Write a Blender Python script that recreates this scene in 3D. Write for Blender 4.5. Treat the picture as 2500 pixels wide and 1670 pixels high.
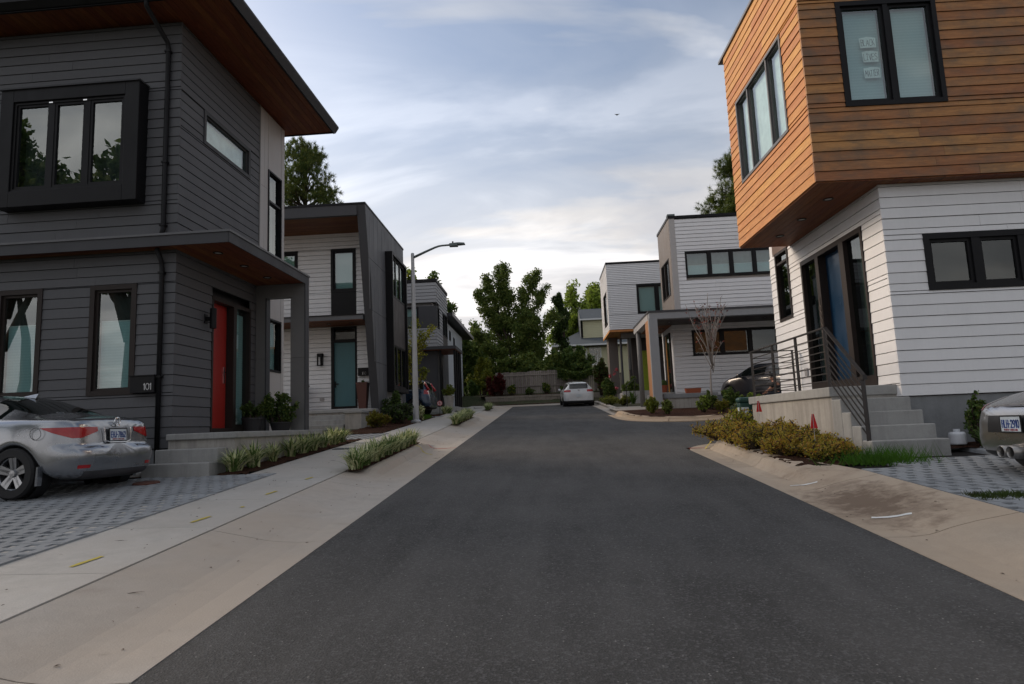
import bpy, bmesh, math, random
from mathutils import Vector, Matrix
random.seed(7)
R_ = random.Random(11)
for o in list(bpy.data.objects): bpy.data.objects.remove(o)
scn = bpy.context.scene
COL = scn.collection
PI = math.pi

# ------------------------------------------------------------------ camera
PITCH, ROLL, YAW = 0.128034, -0.0406504, 0.0472
def cam_basis():
    cp, sp, cw, sw = math.cos(PITCH), math.sin(PITCH), math.cos(YAW), math.sin(YAW)
    f = Vector((-sw*cp, cw*cp, sp)); r = Vector((cw, sw, 0)); u = r.cross(f)
    cr, sr = math.cos(ROLL), math.sin(ROLL)
    return r*cr+u*sr, r*-sr+u*cr, f
r, u, f = cam_basis()
cam = bpy.data.cameras.new('camera'); camo = bpy.data.objects.new('camera', cam); COL.objects.link(camo)
M = Matrix(((r.x, u.x, -f.x, 0), (r.y, u.y, -f.y, 0), (r.z, u.z, -f.z, 1.35), (0, 0, 0, 1)))
camo.matrix_world = M
cam.sensor_width = 36; cam.sensor_fit = 'HORIZONTAL'; cam.lens = 36*1587/2500
cam.clip_start = 0.05; cam.clip_end = 3000
scn.camera = camo
cy = scn.cycles; cy.max_bounces = 6; cy.diffuse_bounces = 3; cy.glossy_bounces = 3; cy.transmission_bounces = 4; cy.transparent_max_bounces = 8; cy.use_denoising = True; cy.caustics_reflective = False; cy.caustics_refractive = False; cy.sample_clamp_indirect = 4.0

# ------------------------------------------------------------------ sky and sun
SUN_EL, SUN_AZ = math.radians(27), math.radians(-62)      # azimuth from +Y, clockwise positive
wd = bpy.data.worlds.new('World'); scn.world = wd; wd.use_nodes = True
nt = wd.node_tree; nt.nodes.clear()
def N(nt, t, **k):
    n = nt.nodes.new(t)
    for a, b in k.items():
        if a.startswith('i_'):
            key = a[2:]; key = int(key) if key.isdigit() else key.replace('_', ' ')
            n.inputs[key].default_value = b
        else: setattr(n, a, b)
    return n
def LK(nt, a, ao, b, bi): nt.links.new(a.outputs[ao], b.inputs[bi])
def ramp(nt, pts, interp='LINEAR'):
    n = nt.nodes.new('ShaderNodeValToRGB'); cr = n.color_ramp; cr.interpolation = interp
    while len(cr.elements) < len(pts): cr.elements.new(0.5)
    for e, (p, c) in zip(cr.elements, pts):
        e.position = p; e.color = (c, c, c, 1) if isinstance(c, (int, float)) else (*c, 1)
    return n
def mathn(nt, op, a=None, b=None, v0=None, v1=None):
    n = nt.nodes.new('ShaderNodeMath'); n.operation = op
    if v0 is not None: n.inputs[0].default_value = v0
    if v1 is not None: n.inputs[1].default_value = v1
    if a is not None: nt.links.new(a, n.inputs[0])
    if b is not None: nt.links.new(b, n.inputs[1])
    return n.outputs[0]
def mixc(nt, fac, a, b):
    n = nt.nodes.new('ShaderNodeMix'); n.data_type = 'RGBA'
    for s, v in ((0, fac), (6, a), (7, b)):
        if isinstance(v, (int, float)): n.inputs[s].default_value = v
        elif isinstance(v, tuple): n.inputs[s].default_value = (*v, 1)
        else: nt.links.new(v, n.inputs[s])
    return n.outputs[2]
sky = N(nt, 'ShaderNodeTexSky', sky_type='NISHITA', sun_disc=False, sun_elevation=SUN_EL, sun_rotation=SUN_AZ, air_density=1.0, dust_density=2.0, ozone_density=1.5)
bsky = nt.nodes.new('ShaderNodeVectorMath'); bsky.operation = 'SCALE'; bsky.inputs[3].default_value = 0.10
LK(nt, sky, 0, bsky, 0)
tc = nt.nodes.new('ShaderNodeTexCoord')
sep = nt.nodes.new('ShaderNodeSeparateXYZ'); LK(nt, tc, 'Generated', sep, 0)
zc = mathn(nt, 'MAXIMUM', sep.outputs[2], v1=0.0)
den = mathn(nt, 'ADD', zc, v1=0.16)
px = mathn(nt, 'DIVIDE', sep.outputs[0], den); py = mathn(nt, 'DIVIDE', sep.outputs[1], den)
cmb = nt.nodes.new('ShaderNodeCombineXYZ'); nt.links.new(px, cmb.inputs[0]); nt.links.new(py, cmb.inputs[1])
mp = N(nt, 'ShaderNodeMapping'); mp.inputs['Rotation'].default_value = (0, 0, 0.35); mp.inputs['Scale'].default_value = (0.62, 1.15, 1); mp.inputs['Location'].default_value = (3.1, 1.75, 0)
LK(nt, cmb, 0, mp, 0)
n1 = N(nt, 'ShaderNodeTexNoise', i_Scale=1.15, i_Detail=6.0, i_Roughness=0.52, i_Distortion=0.5); LK(nt, mp, 0, n1, 'Vector')
n2 = N(nt, 'ShaderNodeTexNoise', i_Scale=1.7, i_Detail=6.0, i_Roughness=0.52, i_Distortion=0.6); LK(nt, mp, 0, n2, 'Vector')
cover = ramp(nt, [(0.40, 0.10), (0.50, 0.55), (0.60, 1.0)], 'EASE'); LK(nt, n1, 'Fac', cover, 0)
hz = ramp(nt, [(0.0, 1.0), (0.22, 0.9), (0.42, 0.35), (0.7, 0.0)]); nt.links.new(zc, hz.inputs[0])
cov = mathn(nt, 'MAXIMUM', cover.outputs[0], hz.outputs[0])
bright = ramp(nt, [(0.38, (0.37, 0.385, 0.42)), (0.50, (0.52, 0.515, 0.515)), (0.63, (0.92, 0.89, 0.86))]); LK(nt, n2, 'Fac', bright, 0)
warm = ramp(nt, [(0.0, (0.53, 0.475, 0.455)), (0.2, (0.55, 0.51, 0.50)), (0.5, (0.52, 0.52, 0.53))]); nt.links.new(zc, warm.inputs[0])
ccol = mixc(nt, hz.outputs[0], bright.outputs[0], warm.outputs[0])
hz2 = mathn(nt, 'MULTIPLY', hz.outputs[0], v1=0.5)
n_ = ccol.node; nt.links.new(hz2, n_.inputs[0])
fin = mixc(nt, cov, bsky.outputs[0], ccol)
sunh = mathn(nt, 'ADD', mathn(nt, 'MULTIPLY', sep.outputs[0], v1=0.34*math.sin(SUN_AZ)), mathn(nt, 'MULTIPLY', sep.outputs[1], v1=0.34*math.cos(SUN_AZ)))
gl_ = nt.nodes.new('ShaderNodeVectorMath'); gl_.operation = 'SCALE'; nt.links.new(fin, gl_.inputs[0]); nt.links.new(mathn(nt, 'ADD', sunh, v1=1.0), gl_.inputs[3]); fin = gl_.outputs[0]
bg = N(nt, 'ShaderNodeBackground', i_Strength=1.0); nt.links.new(fin, bg.inputs[0])
out = nt.nodes.new('ShaderNodeOutputWorld'); LK(nt, bg, 0, out, 0)

sl = bpy.data.lights.new('sun', 'SUN'); sl.energy = 1.5; sl.angle = math.radians(22); sl.color = (1.0, 0.80, 0.60)
so = bpy.data.objects.new('sun', sl); COL.objects.link(so)
sd = Vector((math.sin(SUN_AZ)*math.cos(SUN_EL), math.cos(SUN_AZ)*math.cos(SUN_EL), math.sin(SUN_EL)))
so.rotation_euler = sd.to_track_quat('Z', 'Y').to_euler(); so.location = sd*60
vs = scn.view_settings; vs.view_transform = 'Standard'; vs.look = 'None'; vs.exposure = 0.46; vs.gamma = 1.0; vs.use_curve_mapping = False

# ------------------------------------------------------------------ materials
MATS = {}
def new_mat(name):
    m = bpy.data.materials.new(name); m.use_nodes = True; m.node_tree.nodes.clear()
    return m, m.node_tree
def finish(nt, bsdf):
    o = nt.nodes.new('ShaderNodeOutputMaterial'); nt.links.new(bsdf.outputs[0], o.inputs[0])
def coords(nt, scale=(1, 1, 1), kind='Object', rot=(0, 0, 0)):
    t = nt.nodes.new('ShaderNodeTexCoord'); m = N(nt, 'ShaderNodeMapping'); m.inputs['Scale'].default_value = scale; m.inputs['Rotation'].default_value = rot
    if kind == 'World':
        g = nt.nodes.new('ShaderNodeNewGeometry'); nt.links.new(g.outputs['Position'], m.inputs[0])
    else: LK(nt, t, kind, m, 0)
    return m.outputs[0]
def hsv(nt, col, h, s, v):
    n = nt.nodes.new('ShaderNodeHueSaturation')
    for i, x in ((0, h), (1, s), (2, v)):
        if isinstance(x, (int, float)): n.inputs[i].default_value = x
        else: nt.links.new(x, n.inputs[i])
    if isinstance(col, tuple): n.inputs[4].default_value = (*col, 1)
    else: nt.links.new(col, n.inputs[4])
    return n.outputs[0]
def mrange(nt, v, a, b, c, d):
    n = nt.nodes.new('ShaderNodeMapRange'); nt.links.new(v, n.inputs[0])
    for i, x in enumerate((a, b, c, d)): n.inputs[i+1].default_value = x
    return n.outputs[0]
def bumpn(nt, h, strength, dist=0.02):
    b = N(nt, 'ShaderNodeBump', i_Strength=strength, i_Distance=dist); nt.links.new(h, b.inputs['Height']); return b.outputs[0]
def paint(name, col, rough=0.55, var=0.10, dirt=0.25, scale=1.3, bump=0.05, metal=0.0, coat=0.0, spec=0.5, obj_var=0.06):
    """painted / solid surface with faint blotches and streaks; each object differs a little"""
    if name in MATS: return MATS[name]
    m, nt = new_mat(name)
    p = N(nt, 'ShaderNodeBsdfPrincipled', i_Roughness=rough, i_Metallic=metal); p.inputs['Coat Weight'].default_value = coat; p.inputs['Specular IOR Level'].default_value = spec
    w = coords(nt, (scale, scale, scale*0.45), 'World')
    n = N(nt, 'ShaderNodeTexNoise', i_Scale=2.2, i_Detail=4.0, i_Roughness=0.62); nt.links.new(w, n.inputs['Vector'])
    w2 = coords(nt, (14, 14, 3), 'World')
    n2 = N(nt, 'ShaderNodeTexNoise', i_Scale=2.0, i_Detail=4.0); nt.links.new(w2, n2.inputs['Vector'])
    oi = nt.nodes.new('ShaderNodeObjectInfo')
    v = mathn(nt, 'ADD', mrange(nt, n.outputs[0], .3, .7, 1-var, 1+var), mrange(nt, n2.outputs[0], .3, .7, -var*.4, var*.4))
    v = mathn(nt, 'ADD', v, mrange(nt, oi.outputs['Random'], 0, 1, -obj_var, obj_var))
    c = hsv(nt, col, 0.5, 1.0, v)
    dm = ramp(nt, [(0.56, 0.0), (0.74, dirt)]); LK(nt, n, 0, dm, 0)
    c = mixc(nt, dm.outputs[0], c, tuple(x*0.55 for x in col))
    nt.links.new(c, p.inputs[0])
    nt.links.new(mrange(nt, n.outputs[0], .3, .7, max(rough-.08, .02), min(rough+.1, 1)), p.inputs['Roughness'])
    if bump: nt.links.new(bumpn(nt, n2.outputs[0], bump, .01), p.inputs['Normal'])
    finish(nt, p); MATS[name] = m; return m
def wood(name, col, col2, axis='x', rough=0.6, grey=0.0, knots=0.35, var=0.16):
    if name in MATS: return MATS[name]
    m, nt = new_mat(name)
    p = N(nt, 'ShaderNodeBsdfPrincipled', i_Roughness=rough); p.inputs['Specular IOR Level'].default_value = 0.3
    oi = nt.nodes.new('ShaderNodeObjectInfo')
    sc = {'x': (1.0, 9, 9), 'y': (9, 1.0, 9), 'z': (9, 9, 1.0)}[axis]
    t = nt.nodes.new('ShaderNodeTexCoord'); mp = N(nt, 'ShaderNodeMapping'); mp.inputs['Scale'].default_value = sc; LK(nt, t, 'Object', mp, 0)
    off = nt.nodes.new('ShaderNodeVectorMath'); off.operation = 'ADD'; nt.links.new(mp.outputs[0], off.inputs[0])
    cmb = nt.nodes.new('ShaderNodeCombineXYZ')
    for i in range(3): nt.links.new(mathn(nt, 'MULTIPLY', oi.outputs['Random'], v1=37.0+13*i), cmb.inputs[i])
    nt.links.new(cmb.outputs[0], off.inputs[1])
    n1 = N(nt, 'ShaderNodeTexNoise', i_Scale=1.6, i_Detail=5.0, i_Roughness=0.65, i_Distortion=1.2); nt.links.new(off.outputs[0], n1.inputs['Vector'])
    n2 = N(nt, 'ShaderNodeTexNoise', i_Scale=7.0, i_Detail=5.0, i_Roughness=0.7); nt.links.new(off.outputs[0], n2.inputs['Vector'])
    g = ramp(nt, [(0.35, 0.0), (0.65, 1.0)]); LK(nt, n1, 0, g, 0)
    c = mixc(nt, g.outputs[0], col, col2)
    v = mathn(nt, 'ADD', mrange(nt, oi.outputs['Random'], 0, 1, 1-var, 1+var), mrange(nt, n2.outputs[0], .3, .7, -.13, .13))
    c = hsv(nt, c, mrange(nt, oi.outputs['Random'], 0, 1, .488, .508), 1.0, v)
    if knots:
        vm = nt.nodes.new('ShaderNodeVectorMath'); vm.operation = 'MULTIPLY'; vm.inputs[1].default_value = (.5, .5, .5); nt.links.new(off.outputs[0], vm.inputs[0])
        vo = N(nt, 'ShaderNodeTexVoronoi', i_Scale=1.1); nt.links.new(vm.outputs[0], vo.inputs['Vector'])
        k = ramp(nt, [(0.05, knots), (0.16, 0.0)]); LK(nt, vo, 'Distance', k, 0)
        c = mixc(nt, k.outputs[0], c, tuple(x*.18 for x in col))
    if grey:
        w = coords(nt, (2.2, 2.2, 4.0), 'World'); n3 = N(nt, 'ShaderNodeTexNoise', i_Scale=1.1, i_Detail=5.0, i_Roughness=.65); nt.links.new(w, n3.inputs['Vector'])
        gm = ramp(nt, [(0.42, 0.0), (0.68, grey)]); LK(nt, n3, 0, gm, 0)
        c = mixc(nt, gm.outputs[0], c, (.13, .115, .09))
    nt.links.new(c, p.inputs[0])
    nt.links.new(bumpn(nt, n2.outputs[0], .25, .006), p.inputs['Normal'])
    finish(nt, p); MATS[name] = m; return m
def concrete(name, col, stain=(.30, .26, .21), stain_amt=.5, scale=1.0, warm=None, spec_dots=.25, streaks=0.0, rough=.85, patch=None):
    if name in MATS: return MATS[name]
    m, nt = new_mat(name)
    p = N(nt, 'ShaderNodeBsdfPrincipled', i_Roughness=rough); p.inputs['Specular IOR Level'].default_value = .25
    w = coords(nt, (scale, scale, scale), 'World')
    n1 = N(nt, 'ShaderNodeTexNoise', i_Scale=.9, i_Detail=5.0, i_Roughness=.6, i_Distortion=.4); nt.links.new(w, n1.inputs['Vector'])
    n2 = N(nt, 'ShaderNodeTexNoise', i_Scale=7.0, i_Detail=5.0, i_Roughness=.7); nt.links.new(w, n2.inputs['Vector'])
    n3 = N(nt, 'ShaderNodeTexNoise', i_Scale=90.0, i_Detail=3.0); nt.links.new(w, n3.inputs['Vector'])
    oi = nt.nodes.new('ShaderNodeObjectInfo')
    v = mathn(nt, 'ADD', mrange(nt, n1.outputs[0], .3, .7, .86, 1.12), mrange(nt, n2.outputs[0], .3, .7, -.08, .08))
    v = mathn(nt, 'ADD', v, mrange(nt, n3.outputs[0], .3, .7, -.06, .06))
    v = mathn(nt, 'ADD', v, mrange(nt, oi.outputs['Random'], 0, 1, -.07, .07))
    c = hsv(nt, col, .5, 1.0, v)
    if warm:
        n4 = N(nt, 'ShaderNodeTexNoise', i_Scale=.55, i_Detail=5.0); nt.links.new(w, n4.inputs['Vector'])
        wm = ramp(nt, [(.42, 0.0), (.62, .75)]); LK(nt, n4, 0, wm, 0)
        c = mixc(nt, wm.outputs[0], c, warm)
    sm = ramp(nt, [(.54, 0.0), (.70, stain_amt)]); LK(nt, n1, 0, sm, 0)
    sm2 = mathn(nt, 'MULTIPLY', sm.outputs[0], mrange(nt, n2.outputs[0], .35, .6, 0, 1))
    c = mixc(nt, sm2, c, stain)
    if streaks:
        ws = coords(nt, (5.5, 5.5, .35), 'World'); n5 = N(nt, 'ShaderNodeTexNoise', i_Scale=1.2, i_Detail=6.0, i_Roughness=.65); nt.links.new(ws, n5.inputs['Vector'])
        s5 = ramp(nt, [(.50, 0.0), (.66, streaks)]); LK(nt, n5, 0, s5, 0)
        c = mixc(nt, s5.outputs[0], c, tuple(x*.5 for x in col))
        s6 = ramp(nt, [(.30, streaks*.8), (.44, 0.0)]); LK(nt, n5, 0, s6, 0)
        c = mixc(nt, s6.outputs[0], c, tuple(min(x*1.35, .8) for x in col))
    if patch:
        g = nt.nodes.new('ShaderNodeNewGeometry'); vd = nt.nodes.new('ShaderNodeVectorMath'); vd.operation = 'SUBTRACT'; nt.links.new(g.outputs['Position'], vd.inputs[0]); vd.inputs[1].default_value = patch[0]
        vs_ = nt.nodes.new('ShaderNodeVectorMath'); vs_.operation = 'MULTIPLY'; nt.links.new(vd.outputs[0], vs_.inputs[0]); vs_.inputs[1].default_value = (1.5, .75, 0)
        vl = nt.nodes.new('ShaderNodeVectorMath'); vl.operation = 'LENGTH'; nt.links.new(vs_.outputs[0], vl.inputs[0])
        dm_ = mathn(nt, 'ADD', vl.outputs['Value'], mrange(nt, n2.outputs[0], .3, .7, -.35, .35))
        pm = ramp(nt, [(.25, .85), (.85, 0.0)]); nt.links.new(dm_, pm.inputs[0]); c = mixc(nt, pm.outputs[0], c, patch[2])
    vo = N(nt, 'ShaderNodeTexVoronoi', i_Scale=34.0); nt.links.new(w, vo.inputs['Vector'])
    dd = ramp(nt, [(.05, spec_dots), (.12, 0.0)]); LK(nt, vo, 'Distance', dd, 0)
    c = mixc(nt, dd.outputs[0], c, tuple(x*.4 for x in col))
    nt.links.new(c, p.inputs[0])
    hh = mathn(nt, 'ADD', n3.outputs[0], n2.outputs[0])
    nt.links.new(bumpn(nt, hh, .22, .01), p.inputs['Normal'])
    finish(nt, p); MATS[name] = m; return m
def simple(name, col, rough=.5, metal=0.0, coat=0.0, emit=None, spec=.5, alpha=None):
    if name in MATS: return MATS[name]
    m, nt = new_mat(name)
    p = N(nt, 'ShaderNodeBsdfPrincipled', i_Roughness=rough, i_Metallic=metal); p.inputs[0].default_value = (*col, 1)
    p.inputs['Coat Weight'].default_value = coat; p.inputs['Specular IOR Level'].default_value = spec
    n = N(nt, 'ShaderNodeTexNoise', i_Scale=6.0, i_Detail=5.0); nt.links.new(coords(nt, (1, 1, 1), 'World'), n.inputs['Vector'])
    nt.links.new(hsv(nt, col, .5, 1.0, mrange(nt, n.outputs[0], .3, .7, .88, 1.12)), p.inputs[0])
    if emit: p.inputs['Emission Color'].default_value = (*emit[0], 1); p.inputs['Emission Strength'].default_value = emit[1]
    finish(nt, p); MATS[name] = m; return m
def glass(name, tint=(.88, .96, .95), ior=2.6, rough=0.005):
    if name in MATS: return MATS[name]
    m, nt = new_mat(name)
    fr = N(nt, 'ShaderNodeFresnel', i_IOR=ior)
    gl = N(nt, 'ShaderNodeBsdfGlossy', i_Roughness=rough); gl.inputs[0].default_value = (.92, .97, .97, 1)
    tr = nt.nodes.new('ShaderNodeBsdfTransparent'); tr.inputs[0].default_value = (*tint, 1)
    mx = nt.nodes.new('ShaderNodeMixShader'); bf = nt.nodes.new('ShaderNodeNewGeometry'); nt.links.new(mathn(nt, 'MULTIPLY', fr.outputs[0], mathn(nt, 'SUBTRACT', None, bf.outputs['Backfacing'], v0=1.0)), mx.inputs[0]); nt.links.new(tr.outputs[0], mx.inputs[1]); nt.links.new(gl.outputs[0], mx.inputs[2])
    finish(nt, mx); MATS[name] = m; return m
def leafmat(name, c1, c2, c3=None, trans=.45, scale=.8, rough=.55):
    if name in MATS: return MATS[name]
    m, nt = new_mat(name)
    w = coords(nt, (scale,)*3, 'World')
    n = N(nt, 'ShaderNodeTexNoise', i_Scale=1.3, i_Detail=5.0, i_Roughness=.7); nt.links.new(w, n.inputs['Vector'])
    n2 = N(nt, 'ShaderNodeTexNoise', i_Scale=16.0, i_Detail=2.0); nt.links.new(w, n2.inputs['Vector'])
    g = ramp(nt, [(.38, 0.0), (.62, 1.0)]); LK(nt, n, 0, g, 0)
    c = mixc(nt, g.outputs[0], c1, c2)
    if c3:
        g3 = ramp(nt, [(.55, 0.0), (.66, 1.0)]); LK(nt, n2, 0, g3, 0); c = mixc(nt, g3.outputs[0], c, c3)
    c = hsv(nt, c, .5, 1.0, mrange(nt, n2.outputs[0], .3, .7, .7, 1.3))
    d = N(nt, 'ShaderNodeBsdfPrincipled', i_Roughness=rough); d.inputs['Specular IOR Level'].default_value = .3; nt.links.new(c, d.inputs[0])
    t = nt.nodes.new('ShaderNodeBsdfTranslucent'); nt.links.new(c, t.inputs[0])
    mx = nt.nodes.new('ShaderNodeMixShader'); mx.inputs[0].default_value = trans
    nt.links.new(d.outputs[0], mx.inputs[1]); nt.links.new(t.outputs[0], mx.inputs[2])
    finish(nt, mx); MATS[name] = m; return m
def asphalt_mat():
    m, nt = new_mat('asphalt')
    p = N(nt, 'ShaderNodeBsdfPrincipled', i_Roughness=.86); p.inputs['Specular IOR Level'].default_value = .35
    w = coords(nt, (1, 1, 1), 'World')
    n1 = N(nt, 'ShaderNodeTexNoise', i_Scale=.7, i_Detail=4.0, i_Roughness=.6); nt.links.new(w, n1.inputs['Vector'])
    n2 = N(nt, 'ShaderNodeTexNoise', i_Scale=70.0, i_Detail=6.0, i_Roughness=.7); nt.links.new(w, n2.inputs['Vector'])
    ws = coords(nt, (2.4, .35, 1), 'World', (0, 0, .12)); n4 = N(nt, 'ShaderNodeTexNoise', i_Scale=1.5, i_Detail=6.0); nt.links.new(ws, n4.inputs['Vector'])
    v = mathn(nt, 'ADD', mrange(nt, n1.outputs[0], .3, .7, .74, 1.26), mrange(nt, n2.outputs[0], .25, .75, -.42, .42))
    v = mathn(nt, 'ADD', v, mrange(nt, n4.outputs[0], .3, .7, -.2, .2))
    c = hsv(nt, (.060, .0585, .0575), .5, 1.0, v)
    vo = N(nt, 'ShaderNodeTexVoronoi', i_Scale=26.0); nt.links.new(w, vo.inputs['Vector'])
    sel = ramp(nt, [(.80, 0.0), (.86, 1.0)]); sp = nt.nodes.new('ShaderNodeSeparateColor'); LK(nt, vo, 'Color', sp, 0); LK(nt, sp, 0, sel, 0)
    dot = ramp(nt, [(.10, .85), (.17, 0.0)]); LK(nt, vo, 'Distance', dot, 0)
    c = mixc(nt, mathn(nt, 'MULTIPLY', sel.outputs[0], dot.outputs[0]), c, (.30, .29, .28))
    vo2 = N(nt, 'ShaderNodeTexVoronoi', i_Scale=75.0); nt.links.new(w, vo2.inputs['Vector'])
    sp2 = nt.nodes.new('ShaderNodeSeparateColor'); LK(nt, vo2, 'Color', sp2, 0)
    sel2 = ramp(nt, [(.72, 0.0), (.9, .6)]); LK(nt, sp2, 0, sel2, 0)
    c = mixc(nt, sel2.outputs[0], c, (.12, .12, .122))
    nt.links.new(c, p.inputs[0])
    nt.links.new(bumpn(nt, mathn(nt, 'ADD', n2.outputs[0], vo2.outputs['Distance']), .5, .012), p.inputs['Normal'])
    finish(nt, p); return m
def mulch_mat():
    m, nt = new_mat('mulch')
    p = N(nt, 'ShaderNodeBsdfPrincipled', i_Roughness=.95); p.inputs['Specular IOR Level'].default_value = .1
    w = coords(nt, (18, 30, 18), 'World'); n = N(nt, 'ShaderNodeTexNoise', i_Scale=2.0, i_Detail=5.0, i_Roughness=.75, i_Distortion=1.5); nt.links.new(w, n.inputs['Vector'])
    g = ramp(nt, [(.3, (.012, .006, .004)), (.5, (.06, .028, .018)), (.72, (.16, .085, .055))]); LK(nt, n, 0, g, 0)
    LK(nt, g, 0, p, 0); nt.links.new(bumpn(nt, n.outputs[0], 1.0, .05), p.inputs['Normal'])
    finish(nt, p); return m
ASPH = asphalt_mat(); MULCH = mulch_mat()
CURB = concrete('kerb_concrete', (.45, .35, .25), stain=(.20, .14, .09), stain_amt=.45, warm=(.50, .36, .24))
APRON_R = concrete('apron_concrete', (.42, .355, .285), stain=(.17, .12, .085), stain_amt=.8, warm=(.44, .345, .255), scale=.9, patch=((3.12, 6.75, .42), 1.0, (.15, .105, .075)))
WALK = concrete('walk_concrete', (.43, .415, .39), stain=(.27, .24, .21), stain_amt=.45, warm=(.43, .40, .36))
GUTTER = concrete('gutter_concrete', (.42, .385, .345), stain=(.22, .18, .145), stain_amt=.55, warm=(.44, .375, .31))
STEP = concrete('step_concrete', (.34, .34, .33), stain=(.16, .15, .14), stain_amt=.6, streaks=.25)
PORCHWALL = concrete('porch_concrete', (.40, .38, .35), stain=(.2, .17, .13), stain_amt=.6, streaks=.55)
FOUND = concrete('foundation', (.25, .26, .27), stain_amt=.3, streaks=.15)
PAVER = concrete('grid_paver_concrete', (.27, .285, .30), stain=(.16, .16, .16), stain_amt=.4, scale=2.0)
STONE = concrete('retaining_stone', (.30, .27, .23), stain=(.12, .1, .08), stain_amt=.6, scale=2.5)
CHAR = paint('charcoal_siding', (.112, .114, .122), rough=.65, spec=.3, var=.06, dirt=.12)
CHARP = paint('charcoal_trim', (.060, .061, .067), rough=.6, spec=.3, var=.05, dirt=.1)
FINGREY = paint('slate_panel', (.135, .138, .147), rough=.6, spec=.3, var=.07, dirt=.15)
BLACK = paint('black_trim', (.009, .009, .0105), rough=.5, var=.12, dirt=.05, bump=0, spec=.22)
BRONZE = paint('bronze_trim', (.028, .021, .019), rough=.5, var=.1, dirt=.1, bump=0, spec=.25)
PANEL = paint('light_grey_panel', (.47, .45, .44), rough=.6, var=.05, dirt=.12)
PANELM = paint('mid_grey_panel', (.25, .245, .24), rough=.6, var=.05, dirt=.12)
TAUPE = paint('taupe_panel', (.17, .145, .13), rough=.6, var=.06, dirt=.1)
WHITE = paint('white_siding', (.80, .80, .81), rough=.55, var=.035, dirt=.05, obj_var=.025)
WHITE2 = paint('soft_white_siding', (.74, .745, .76), rough=.55, var=.04, dirt=.06, obj_var=.03)
GREYSID = paint('grey_siding', (.33, .335, .35), rough=.58, var=.05, dirt=.1)
CEDAR = wood('cedar_clean', (.66, .32, .10), (.52, .22, .06), 'y', knots=.3, var=.10, grey=.12)
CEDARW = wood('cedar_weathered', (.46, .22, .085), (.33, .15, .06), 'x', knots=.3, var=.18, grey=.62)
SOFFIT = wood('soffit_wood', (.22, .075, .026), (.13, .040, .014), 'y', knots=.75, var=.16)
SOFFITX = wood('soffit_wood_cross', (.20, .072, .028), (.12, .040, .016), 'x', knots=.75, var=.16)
OCHRE = paint('ochre_panel', (.46, .22, .10), rough=.6, var=.05)
FENCEW = wood('weathered_fence', (.30, .27, .24), (.19, .165, .15), 'z', knots=.3, var=.22)
GLASS = glass('window_glass'); GLASSD = glass('dark_window_glass', (.6, .66, .65), 1.9)
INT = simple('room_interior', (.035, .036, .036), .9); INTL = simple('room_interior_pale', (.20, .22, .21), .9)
BLIND = None
def blind_mat():
    m, nt = new_mat('blind_fabric')
    p = N(nt, 'ShaderNodeBsdfPrincipled', i_Roughness=.8)
    s = nt.nodes.new('ShaderNodeSeparateXYZ'); g = nt.nodes.new('ShaderNodeNewGeometry'); nt.links.new(g.outputs['Position'], s.inputs[0])
    sn = mathn(nt, 'SINE', mathn(nt, 'MULTIPLY', s.outputs[2], v1=2*PI/.05))
    c = hsv(nt, (.36, .50, .52), .5, 1.0, mrange(nt, sn, -1, 1, .93, 1.03)); nt.links.new(c, p.inputs[0])
    finish(nt, p); return m
BLIND = blind_mat(); BLIND_REFL = simple('blind_sky_reflection', (.78, .78, .77), .8)  # second blind is whitened to paint in sky reflected by its panes
STEEL = paint('galvanised_steel', (.40, .41, .42), rough=.45, var=.12, metal=.35, dirt=.15)
HEADM = paint('lamp_head_paint', (.10, .13, .13), rough=.45, var=.08)
BARK = wood('bark', (.085, .065, .05), (.04, .03, .024), 'z', rough=.9, knots=0)
BARKP = wood('pale_bark', (.33, .30, .28), (.2, .18, .165), 'z', rough=.85, knots=0)
CHROME = simple('chrome', (.75, .76, .78), .12, 1.0)
RUBBER = simple('rubber', (.012, .012, .013), .75)
DARKPL = simple('dark_plastic', (.014, .014, .016), .5)
RIM = simple('alloy_rim', (.38, .39, .41), .3, .85)

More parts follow.
